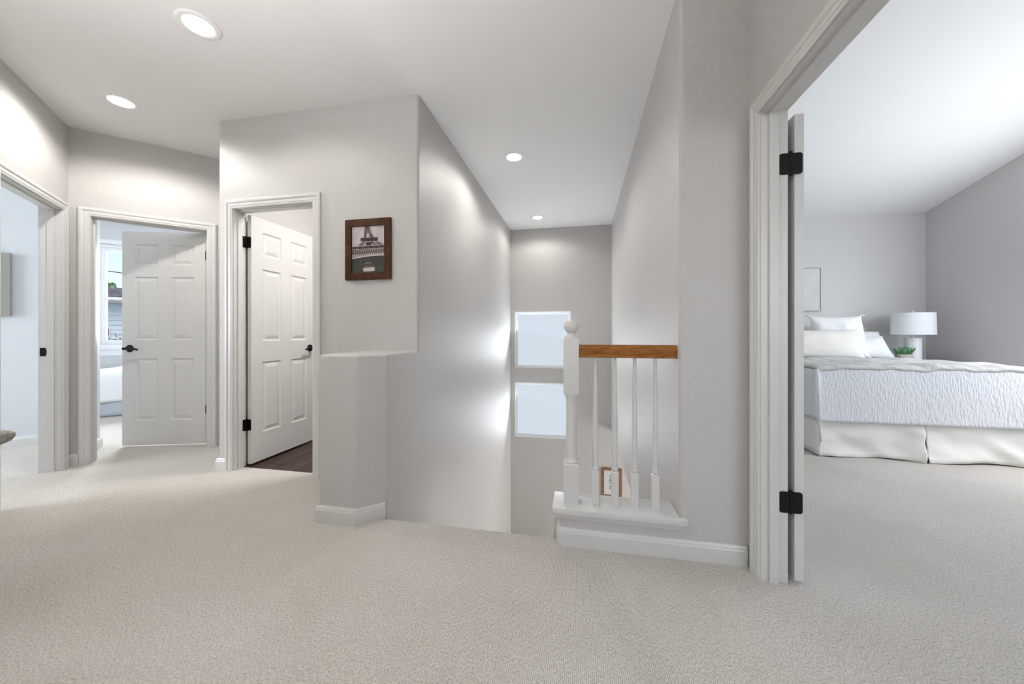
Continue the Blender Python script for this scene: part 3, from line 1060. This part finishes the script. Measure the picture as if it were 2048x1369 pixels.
pline(0, 0.575, 1, 0.58, 0.0028, 3, 4); pline(0, 0.512, 1, 0.516, 0.0032, 3, 4)
pq([(0, 0.50), (1, 0.51), (1, 0.40), (0, 0.37)], 2, 2)
for i in range(15):
    x = i * 0.07
    pline(x, 0.50, x + 0.012, 0.44, 0.0035, 3, 4)
    pline(x + 0.03, 0.49, x + 0.03, 0.455, 0.003, 1, 4)
pline(0, 0.445, 1, 0.452, 0.002, 1, 5)
ap = [(i / 10, 0.305 + 0.055 * math.sin(i / 10 * PI * 0.62)) for i in range(11)]
pq([(0, 0.395)] + [(1, 0.43)] + ap[::-1], 3, 3)
for i in range(18):
    x = i / 18
    z = 0.335 + 0.052 * math.sin(x * PI * 0.62)
    pline(x, z + 0.04, x + 0.04, z, 0.0035, 1, 5)
    pline(x + 0.03, z + 0.045, x, z + 0.005, 0.0016, 2, 6)
pq([(0, 0.0), (1, 0.0)] + ap[::-1], 4, 4)                                                             # dark arch
for i in range(4):
    pline(0.40 + i * 0.055, 0.205, 0.44 + i * 0.055, 0.22, 0.0032, 3, 6)
    pline(0.40 + i * 0.058, 0.147, 0.43 + i * 0.058, 0.147, 0.0026, 3, 6)
pline(0.38, 0.135, 0.68, 0.135, 0.0018, 2, 6)
pq([(0.35, 0.115), (0.70, 0.125), (0.72, 0.04), (0.64, 0.03), (0.36, 0.03), (0.32, 0.07)], 2, 5)
pq([(0.36, 0.112), (0.69, 0.120), (0.69, 0.045), (0.60, 0.035), (0.38, 0.035), (0.35, 0.06)], 3, 7)
pr_.build('print', MS, pic)['label'] = 'sepia photograph of an iron lattice tower'

# ------------------------------------------------------------------ picture on the lower stairwell wall
lp = empty('framed_picture', (0.465, VF, -1.43))
tag(lp, 'brown wood framed small sketch low on the stairwell wall, seen between the balusters', 'picture')
frame_mesh(MB(), -0.150, 0, 0.150, 0.445, 0.038, -0.024, -0.002).build('frame', M['oakframe'], lp, bevel=0.002, bseg=1)
MB().box(-0.114, -0.012, 0.036, 0.114, -0.004, 0.409).build('mat_board', M['mat_board'], lp)
sk_ = MB()
random.seed(3)
for i in range(9):
    z = 0.16 + i * 0.017
    x = -0.03 + random.uniform(-0.012, 0.012)
    sk_.box(x, -0.0128, z, x + random.uniform(0.012, 0.03), -0.0122, z + random.uniform(0.004, 0.012), 0 if 2 < i < 7 else 1)
sk_.box(-0.035, -0.0125, 0.12, 0.03, -0.0121, 0.16, 1).box(-0.03, -0.0125, 0.30, 0.0, -0.0121, 0.34, 1)
sk_.build('sketch', [M['ink'], M['inklight']], lp)

# ------------------------------------------------------------------ canvas in the left room
cv = empty('framed_picture', (*tn(-0.73 - 0.35, 1.05), 1.23), R(45))
tag(cv, 'white print in a taupe grey frame hanging in the room behind the leftmost doorway', 'picture')
frame_mesh(MB(), -0.35, 0, 0.35, 0.585, 0.055, -0.034, -0.004).build('frame', M['canvasframe'], cv, bevel=0.002, bseg=1)
MB().box(-0.296, -0.014, 0.054, 0.296, -0.006, 0.531).build('print', M['linen'], cv)

# ------------------------------------------------------------------ side table whose corner enters at the left
tb = empty('side_table', (-2.178, 0.689, 0))
tag(tb, 'weathered grey wooden side table, only its rounded top corner showing at the left edge', 'table')
TW, TD = 0.200, 0.215
tt = MB()
base_poly = round_poly([(-TW, -TD), (TW, -TD), (TW, TD), (-TW, TD)], 0.022, 6)
loops = []
for ins, z in [(0.085, 0.664), (0.05, 0.667), (0.022, 0.674), (0.006, 0.686), (0.0, 0.699), (0.0, 0.713), (0.004, 0.718), (0.010, 0.720)]:
    sx, sy = (TW - ins) / TW, (TD - ins) / TD
    loops.append([(x * sx, y * sy, z) for x, y in base_poly])
n_ = len(base_poly)
vs_ = [p for L in loops for p in L]
fs_ = [tuple(range(n_ - 1, -1, -1)), tuple((len(loops) - 1) * n_ + i for i in range(n_))]
for r_i in range(len(loops) - 1):
    fs_ += [(r_i * n_ + i, r_i * n_ + (i + 1) % n_, (r_i + 1) * n_ + (i + 1) % n_, (r_i + 1) * n_ + i) for i in range(n_)]
tt.add(vs_, fs_).build('tabletop', M['ash'], tb, smooth=True, sharp=40)
for x in (-1, 1):
    for y in (-1, 1):
        MB().lathe([(0.013, 0.0), (0.018, 0.3), (0.021, 0.666)], 10, (x * (TW - 0.09), y * (TD - 0.09))).build('leg', M['ash'], tb, smooth=True)
ap_ = MB()
for s_ in (-1, 1):
    ap_.box(-TW + 0.085, s_ * (TD - 0.09) - 0.009, 0.60, TW - 0.085, s_ * (TD - 0.09) + 0.009, 0.666)
    ap_.box(s_ * (TW - 0.09) - 0.009, -TD + 0.085, 0.60, s_ * (TW - 0.09) + 0.009, TD - 0.085, 0.666)
ap_.build('apron', M['ash'], tb)

# ------------------------------------------------------------------ main bedroom: bed
BX0, BX1, BY0, BY1 = 2.05, 3.66, 3.55, 5.48
BXC = (BX0 + BX1) / 2
bed = empty('bed', (BXC, (BY0 + BY1) / 2, 0))
tag(bed, 'large bed with grey linen headboard and pale cotton bed skirt in the right-hand bedroom', 'bed')
bx = (BX1 - BX0) / 2
by = (BY1 - BY0) / 2
MB().box(-bx + 0.05, -by + 0.06, 0.16, bx - 0.05, by, 0.40).build('box_spring', M['oatmeal'], bed, bevel=0.02)
MB().box(-bx + 0.03, -by + 0.035, 0.40, bx - 0.03, by, 0.755).build('mattress', M['linen'], bed, bevel=0.05, bseg=4, smooth=True)
for x in (-bx + 0.15, bx - 0.15):
    for y in (-by + 0.2, by - 0.2):
        MB().lathe([(0.03, 0), (0.035, 0.16)], 12, (x, y)).build('leg', M['walnut'], bed)
hb = MB().prism(round_poly([(-bx - 0.06, 0.1), (bx + 0.07, 0.1), (bx + 0.07, 1.16), (-bx - 0.06, 1.16)], [0, 0, 0.04, 0.04]), by + 0.01, by + 0.09,
                T=Matrix(((1, 0, 0, 0), (0, 0, 1, 0), (0, 1, 0, 0), (0, 0, 0, 1))))
hb.build('headboard', M['headboard'], bed, bevel=0.012, smooth=True)


def skirt_panel(x0, x1, seed, flare_l, flare_r):
    nx_, nz_ = 60, 14

    def fn_(a_, b_):
        x = x0 + (x1 - x0) * a_
        d = 1 - b_                       # 0 at the top, 1 at the floor
        x += (flare_l * (1 - a_) ** 6 + flare_r * a_ ** 6) * d
        ff = 0.55 * noise.noise((x * 3.0 + d * 1.2, d * 1.8, seed)) + 0.30 * noise.noise((x * 6.5 - d * 2.5, d * 2.6 + 4, seed))
        edge = (1 - a_) ** 8 + a_ ** 8
        y = -by + 0.005 - 0.035 * d + 0.11 * ff * (0.35 + 0.65 * d) - 0.03 * edge * d
        lift = 0.012 * (0.5 + 0.5 * math.sin(a_ * 7 + seed)) * (1 - edge)
        z = 0.004 + lift * d + (0.40 - 0.004) * b_
        return (x, y, z)
    return MB().grid(nx_, nz_, fn_)


def solid(o, t):
    md = o.modifiers.new('thickness', 'SOLIDIFY')
    md.thickness = t
    md.offset = 0
    return o


SPL = 2.812 - BXC
solid(skirt_panel(-bx, SPL - 0.004, 2.0, -0.02, -0.035).build('skirt_panel', M['skirt'], bed, smooth=True, sharp=180), 0.006)
solid(skirt_panel(SPL + 0.006, bx, 5.0, -0.015, 0.02).build('skirt_panel', M['skirt'], bed, smooth=True, sharp=180), 0.006)
for s_ in (-1, 1):
    q = MB().grid(30, 8, lambda a_, b_: (s_ * (bx + 0.02 * (1 - b_) + 0.015 * noise.noise((a_ * 9, b_ * 2, s_ * 3))), -by - 0.05 * (1 - b_) + 2 * by * a_, 0.01 + 0.39 * b_))
    solid(q.build('skirt_panel', M['skirt'], bed, smooth=True, sharp=180), 0.006)


# quilt: one cloth over the top with foot and side drops
def quilt_pt(sx, sy):
    """sx: distance across from bed centre, sy: distance up the bed from the foot edge (negative = hanging)"""
    top = 0.765
    hw_ = bx + 0.02
    r_ = 0.05
    ox = max(abs(sx) - hw_, 0)
    oy = max(-sy, 0)
    x = max(-hw_, min(hw_, sx))
    y = -by - 0.02 + max(sy, 0)
    z = top
    sg = 1 if sx > 0 else -1
    fold = noise.noise((sx * 2.2, sy * 2.2, 3.3))
    if ox > 0 and oy > 0:
        # hanging corner: falls as a point, a little out from the bed corner
        dn = math.hypot(ox, oy) * 0.98
        x += sg * (0.012 + 0.012 * min(ox, oy) / 0.45)
        y -= 0.03 + 0.06 * min(ox, oy) / 0.45
        w_ = (ox - oy) / (ox + oy)
        x += sg * 0.02 * max(w_, 0)
        z -= dn
    elif oy > 0:
        z -= oy
        y -= 0.012 + 0.025 * (1 - math.exp(-oy * 6)) + 0.010 * fold
    elif ox > 0:
        z -= ox
        x += sg * (0.012 + 0.03 * (1 - math.exp(-ox * 6)) + 0.012 * fold)
    else:
        ed = min(hw_ - abs(sx), sy)
        z -= 0.018 * math.exp(-ed * 22)
        z += 0.004 * noise.noise((sx * 5, sy * 5, 1.0))
    return (x, y, z)


qd = 0.455
qm = MB().grid(110, 104, lambda a_, b_: quilt_pt((a_ * 2 - 1) * (bx + qd), -qd + b_ * (2 * by - 0.35 + qd)))
qo = qm.build('quilt', M['quilt'], smooth=True, sharp=180)
qo.location = (BXC, (BY0 + BY1) / 2, 0)
solid(qo, 0.012)
tag(qo, 'white pintucked quilt hanging over the foot of the large bed', 'quilt')

# throw folded over the top of the quilt
def throw_pt(a_, b_):
    x = (a_ * 2 - 1) * (bx + 0.030)
    y = -by - 0.045 + b_ * 1.05
    z = 0.786 + 0.016 * noise.noise((x * 3.6 + y * 2, y * 4.2, 9.0)) + 0.014 * noise.noise((x * 9, y * 9 + x * 4, 2.0))
    e = min(a_, 1 - a_) * 2 * bx
    z -= 0.03 * math.exp(-e * 14)
    if b_ < 0.06:
        z -= 0.022 * (1 - b_ / 0.06) ** 2
    return (x, y, z)


to = MB().grid(120, 60, throw_pt).build('throw_blanket', M['throw'], smooth=True, sharp=180)
to.location = (BXC, (BY0 + BY1) / 2, 0)
solid(to, 0.022)
tag(to, 'rumpled light grey throw spread across the top of the quilted bed', 'blanket')


# ------------------------------------------------------------------ pillows
def pillow_mesh(w, h, t, seed, flange=0.0):
    mb = MB()
    n1, n2 = 30, 22

    def sh(sgn):
        def f(a_, b_):
            u, v = a_ * 2 - 1, b_ * 2 - 1
            pu = 1 - 0.07 * (1 - v * v) if abs(u) > 0 else 1
            pv = 1 - 0.08 * (1 - u * u)
            x = u * w / 2 * (1 - 0.05 * (1 - v * v) * abs(u) ** 2)
            z = v * h / 2 * (1 - 0.07 * (1 - u * u) * abs(v) ** 2)
            th = max((1 - abs(u) ** 2.6), 0) ** 0.55 * max((1 - abs(v) ** 2.6), 0) ** 0.55
            y = sgn * (t / 2 * th * (1 + 0.22 * noise.noise((u * 1.7, v * 1.7, seed + sgn))) + 0.004)
            y += 0.012 * noise.noise((u * 3, v * 3, seed + 5)) * th
            return (x, y, z + h / 2)
        return f
    mb.grid(n1, n2, sh(-1))
    mb.grid(n1, n2, sh(1))
    per = [i for i in range(n1)] + [j * n1 + n1 - 1 for j in range(1, n2)] + [(n2 - 1) * n1 + i for i in range(n1 - 2, -1, -1)] + [j * n1 for j in range(n2 - 2, 0, -1)]
    o2 = n1 * n2
    for i in range(len(per)):
        p, q = per[i], per[(i + 1) % len(per)]
        mb.f.append([p, q, q + o2, p + o2])
        mb.mi.append(0)
    return mb


def pillow(name, w, h, t, loc, tilt, rz, m, label, seed, tassels=False, lean=0, group=None):
    root = pillow_mesh(w, h, t, seed).build(name, m, smooth=True, sharp=180)
    root.location = loc
    root.rotation_euler = (R(-tilt), R(lean), R(rz))
    tag(root, label, 'pillow', group)
    if tassels:
        for sx in (-1, 1):
            for z in (0, 1):
                tm = MB()
                zz = h if z else 0
                c = Vector((sx * w / 2 * 1.0, 0, zz))
                tm.lathe([(0.003, -0.008), (0.012, -0.004), (0.014, 0.004), (0.008, 0.012), (0.002, 0.014)], 10, T=Matrix.Translation(c))
                for q in range(9):
                    a_ = 2 * PI * q / 9
                    d = Vector((sx * 0.6 + 0.7 * math.cos(a_), 0.7 * math.sin(a_), (0.35 if z else -0.6)))
                    tm.tube([c, c + d * 0.020, c + d * 0.034 + Vector((0, 0, -0.008))], [0.004, 0.004, 0.002], 5)
                tm.build('tassel', M['linen'], root)
    return root


PT = 0.782
pillow('pillow', 0.62, 0.40, 0.20, (2.42, 5.22, PT), 22, 0, M['linen'], 'plain white sleeping pillow at the left of the bed head, behind the others', 1, group=None)
pillow('pillow', 0.70, 0.36, 0.20, (3.43, 5.23, PT - 0.005), 30, -4, M['linen'], 'white sleeping pillow at the right, leaning on the headboard', 2, lean=0)
pillow('pillow', 0.64, 0.32, 0.18, (3.38, 5.04, PT - 0.005), 38, -3, M['linen'], 'white sleeping pillow at the right, lying in front of its twin', 3)
pillow('pillow', 0.55, 0.52, 0.18, (3.085, 4.91, PT), 16, -2, M['linen'], 'square white cushion with corner tassels, behind the right half of the lumbar pillow', 4, True)
pillow('pillow', 0.55, 0.52, 0.18, (2.44, 4.91, PT), 16, 3, M['linen'], 'square white cushion with corner tassels, mostly hidden by the open door', 5, True)
pillow('pillow', 0.96, 0.35, 0.15, (2.715, 4.725, PT), 20, 0, M['oatmeal'], 'long ivory lumbar pillow in front of the tasselled cushions', 6)

# ------------------------------------------------------------------ nightstand, lamp, succulent, art
ns = empty('nightstand', (4.06, 5.27, 0))
tag(ns, 'white nightstand hidden behind the bed, carrying the lamp and the succulent', 'nightstand')
MB().box(-0.30, -0.26, 0.70, 0.30, 0.26, 0.725).build('tabletop', M['nightstand'], ns, bevel=0.004)
MB().box(-0.285, -0.24, 0.16, 0.285, 0.25, 0.70).build('body', M['nightstand'], ns, bevel=0.004)
for z0, z1 in ((0.18, 0.43), (0.445, 0.69)):
    d_ = MB().box(-0.275, -0.256, z0, 0.275, -0.24, z1).build('drawer', M['nightstand'], ns, bevel=0.003)
    MB().lathe([(0.006, 0), (0.006, 0.015), (0.014, 0.020), (0.012, 0.03)], 12, T=Matrix.Translation((0, -0.256, (z0 + z1) / 2)) @ Matrix.Rotation(R(90), 4, 'X')).build('knob', M['steel'], d_, smooth=True)
for x in (-0.25, 0.25):
    for y in (-0.21, 0.21):
        MB().lathe([(0.014, 0), (0.02, 0.16)], 10, (x, y)).build('leg', M['nightstand'], ns)

lamp = empty('table_lamp', (4.015, 5.20, 0.725))
tag(lamp, 'white drum-shade table lamp with a white cylinder base beside the bed', 'lamp')
MB().lathe([(0.070, 0), (0.076, 0.004), (0.076, 0.282), (0.073, 0.288), (0.0, 0.288)], 36).build('base', M['ceramic'], lamp, smooth=True, sharp=30)
MB().lathe([(0.016, 0.288), (0.016, 0.292), (0.007, 0.296), (0.007, 0.585), (0.0, 0.585)], 14).build('neck', M['steel'], lamp, smooth=True)
sh_ = MB().lathe([(0.193, 0.327), (0.187, 0.592), (0.184, 0.592), (0.190, 0.327), (0.193, 0.327)], 48, caps=False).build('shade', M['shade'], lamp, smooth=True, sharp=40)
sp_ = MB()
for q in range(3):
    a_ = 2 * PI * q / 3
    sp_.tube([(0, 0, 0.580), (0.185 * math.cos(a_), 0.185 * math.sin(a_), 0.588)], 0.002, 6)
sp_.build('spider', M['steel'], sh_)
MB().lathe([(0.006, 0.585), (0.010, 0.595), (0.016, 0.606), (0.014, 0.616), (0.006, 0.622), (0.0, 0.623)], 16).build('finial', M['ceramic'], lamp, smooth=True)

sc_ = empty('potted_succulent', (3.83, 5.08, 0.725))
tag(sc_, 'spiky green succulent in a mottled stone bowl beside the lamp', 'plant')
MB().lathe([(0.050, 0), (0.060, 0.01), (0.070, 0.05), (0.072, 0.086), (0.068, 0.090), (0.064, 0.084), (0.0, 0.080)], 28).build('pot', M['pot'], sc_, smooth=True, sharp=40)
random.seed(11)
for i in range(46):
    a_ = i * 2.39996
    k_ = i / 46
    tilt = R(6 + 40 * k_ + random.uniform(-6, 6))
    L = 0.088 + 0.02 * (1 - abs(k_ - 0.5)) + random.uniform(-0.012, 0.012)
    r0 = 0.008 + 0.046 * k_
    base = Vector((r0 * math.cos(a_), r0 * math.sin(a_), 0.082))
    d0 = Vector((math.sin(tilt) * math.cos(a_), math.sin(tilt) * math.sin(a_), math.cos(tilt)))
    d1 = (d0 + Vector((0, 0, 0.35))).normalized()
    lm = MB().tube([base, base + d0 * L * 0.4, base + d0 * L * 0.55 + d1 * L * 0.25, base + d0 * L * 0.55 + d1 * L * 0.45],
                   [0.0060, 0.0064, 0.0042, 0.0008], 6)
    lm.build('leaf', M['leaf'], sc_, smooth=True)

art = empty('wall_art', (2.78, BV, 1.375))
tag(art, 'pale grey canvas in a thin dark frame on the wall above the bed', 'picture')
frame_mesh(MB(), -0.465, 0, 0.465, 0.595, 0.006, -0.032, -0.004).build('frame', M['greyframe'], art)
MB().box(-0.459, -0.026, 0.006, 0.459, -0.006, 0.589).build('canvas_face', M['canvas'], art)

# ------------------------------------------------------------------ guest room bed
gb = empty('bed', (*tn(0.25, 2.78), 0), R(45))
tag(gb, 'guest bed with a blue-grey skirt glimpsed through the half-open left door', 'bed')
MB().box(-1.02, -0.44, 0.14, 1.02, 0.44, 0.36).build('box_spring', M['linen'], gb, bevel=0.01)
MB().box(-1.03, -0.45, 0.36, 1.03, 0.45, 0.56).build('mattress', M['linen'], gb, bevel=0.05, bseg=3, smooth=True)
for x in (-0.9, 0.9):
    for y in (-0.36, 0.36):
        MB().lathe([(0.025, 0), (0.03, 0.14)], 10, (x, y)).build('leg', M['walnut'], gb)
sk2 = MB().grid(60, 8, lambda a_, b_: (-1.05 + 2.10 * a_, -0.475 - 0.02 * (1 - b_) + 0.02 * noise.noise((a_ * 12, b_ * 2, 1.0)), 0.006 + 0.37 * b_))
solid(sk2.build('skirt_panel', M['blueskirt'], gb, smooth=True, sharp=180), 0.006)
sk3 = MB().grid(30, 8, lambda a_, b_: (-1.06 - 0.02 * (1 - b_) + 0.02 * noise.noise((a_ * 12, b_ * 2, 7.0)), -0.475 + 0.95 * a_, 0.006 + 0.37 * b_))
solid(sk3.build('skirt_panel', M['blueskirt'], gb, smooth=True, sharp=180), 0.006)


def spread_pt(a_, b_):
    sx = -1.04 + 2.08 * a_
    t_ = b_ * 2 - 1
    yb = 0.49
    s_ = t_ * (yb + 0.35)
    ov = max(abs(s_) - yb, 0)
    y = max(-yb, min(yb, s_))
    bulge = 0.07 * math.exp(-((sx + 0.15) / 0.45) ** 2) * math.exp(-(y / 0.6) ** 2)
    z = 0.585 + bulge + 0.015 * noise.noise((sx * 4, s_ * 4, 2)) - 0.10 * max(0, -sx - 0.72)
    ed = yb - abs(y)
    z -= 0.05 * math.exp(-ed * 12) if ov == 0 else 0.05 + ov
    y += (1 if s_ > 0 else -1) * (0.012 + 0.02 * ov + 0.012 * noise.noise((sx * 5, ov * 3, 4))) if ov > 0 else 0
    return (sx, y, z)


gs = MB().grid(60, 48, spread_pt).build('bedspread', M['linen'], smooth=True, sharp=180)
gs.location = gb.location
gs.rotation_euler = gb.rotation_euler
solid(gs, 0.014)
tag(gs, 'plump white bedspread over the guest bed behind the half-open left door', 'bedspread')

# ------------------------------------------------------------------ outside the guest room window
house = empty('neighbour_house', (*tn(-2.3, 9.5), -3.0), R(45))
tag(house, 'pale blue sided house with grey shingle roof outside the guest room window', 'house')
MB().box(-6, 0.03, 0, 6, 5.0, 4.95).build('wall', M['siding'], house)
sd = MB()
for i in range(38):
    z = 0.1 + i * 0.127
    sd.add([(-6, 0.03, z), (6, 0.03, z), (6, 0.0, z), (-6, 0.0, z), (-6, 0.03, z + 0.127), (6, 0.03, z + 0.127), (6, 0.022, z + 0.127), (-6, 0.022, z + 0.127)],
           [(0, 1, 2, 3), (3, 2, 6, 7), (4, 5, 6, 7)])
sd.build('siding', M['siding'], house, kind='stuff')
rf = MB()
for i in range(14):
    y, z = -0.45 + i * 0.30, 4.985 + i * 0.045
    for k in range(26):
        x = -6.3 + k * 0.48 + (0.24 if i % 2 else 0) + random.uniform(-0.02, 0.02)
        dz = random.uniform(0, 0.02)
        rf.add([(x, y, z + 0.02 + dz), (x + 0.46, y, z + 0.02 + dz), (x + 0.46, y + 0.36, z + 0.065), (x, y + 0.36, z + 0.065),
                (x, y, z - 0.02), (x + 0.46, y, z - 0.02), (x + 0.46, y + 0.36, z + 0.03), (x, y + 0.36, z + 0.03)],
               [(0, 1, 2, 3), (0, 4, 5, 1), (1, 5, 6, 2), (0, 3, 7, 4)])
rf.build('shingles', M['roof'], house, kind='stuff')
MB().add([(-6.3, -0.45, 4.97), (6.3, -0.45, 4.97), (6.3, 4.0, 5.63), (-6.3, 4.0, 5.63), (-6.3, 5.3, 5.05), (6.3, 5.3, 5.05)], [(0, 1, 2, 3), (3, 2, 5, 4)]).build('roof', M['roof'], house)
MB().box(-6.3, -0.47, 4.87, 6.3, -0.43, 5.0).box(-6.3, -0.43, 4.87, 6.3, 0.03, 4.90).build('fascia', M['fascia'], house)
gt = MB().tube([(-6.3, -0.52, 4.95), (6.3, -0.52, 4.95)], 0.05, 8)
gt.tube([(0.55, -0.52, 4.92), (0.55, -0.45, 4.80), (0.55, -0.03, 4.62), (0.55, -0.03, 0.1)], 0.03, 8)
gt.build('gutter', M['fascia'], house)
hw_ = frame_mesh(MB(), -0.42, 3.98, -0.015, 4.21, 0.025, -0.03, 0.02).build('window', M['fascia'], house)
MB().box(-0.395, -0.005, 4.005, -0.04, 0.01, 4.185).build('pane', M['darkglass'], hw_)

yard = MB().box(-40, -3.4, -3.3, -9.4, 40, -3.0).box(-9.4, 9.4, -3.3, 10, 40, -3.0).build('floor', M['lawn'], kind='structure')


def leafy(name, loc, rad, n, m, label, cat, stem=None, size=0.12, seed=1, hgt=1.0):
    random.seed(seed)
    root = empty(name, loc)
    tag(root, label, cat)
    mb = MB()
    for i in range(n):
        d = Vector((random.gauss(0, 1), random.gauss(0, 1), random.gauss(0, 1))).normalized() * rad * random.uniform(0.45, 1.0) ** 0.6
        d.z *= hgt
        c = d + Vector((0, 0, stem if stem else rad))
        a_ = Vector((random.gauss(0, 1), random.gauss(0, 1), random.gauss(0, 1))).normalized()
        b_ = a_.orthogonal().normalized()
        q = size * random.uniform(0.6, 1.3)
        mb.add([c - a_ * q, c - b_ * q * 0.45, c + a_ * q, c + b_ * q * 0.45], [(0, 1, 2, 3)])
    mb.build('foliage', m, root, kind='stuff')
    tm = MB()
    H_ = stem if stem else rad
    tm.tube([(0, 0, 0), (0.03, 0.02, H_ * 0.5), (0, 0, H_ * 0.95)], [0.12 if stem else 0.03, 0.08 if stem else 0.02, 0.03 if stem else 0.008], 8)
    for i in range(8):
        a_ = i * 2.4
        z = H_ * (0.55 + 0.05 * i)
        tm.tube([(0, 0, z), (rad * 0.35 * math.cos(a_), rad * 0.35 * math.sin(a_), z + rad * 0.35), (rad * 0.75 * math.cos(a_), rad * 0.75 * math.sin(a_), z + rad * 0.6)],
                [0.03 if stem else 0.01, 0.02 if stem else 0.007, 0.006 if stem else 0.004], 5)
    tm.build('trunk', M['bark'], root)
    return root


leafy('tree', (*tn(-4.02, 15.5), -3.0), 0.34, 260, M['foliage'], 'leafy green tree showing above the neighbouring roof', 'tree', 5.72, 0.07, 4)
leafy('shrub', (*tn(-2.05, 8.5), -3.0), 0.50, 300, M['foliage'], 'sparse shrub against the blue siding outside the window', 'shrub', 3.62, 0.03, 6)
wr = MB().tube([(*tn(-6.0, 8.2), 3.0), (*tn(-1.8, 8.2), 2.55), (*tn(3, 8.2), 2.25)], 0.012, 6).build('overhead_cable', M['wire'])
tag(wr, 'thin dark overhead cable crossing the sky outside the window', 'cable')
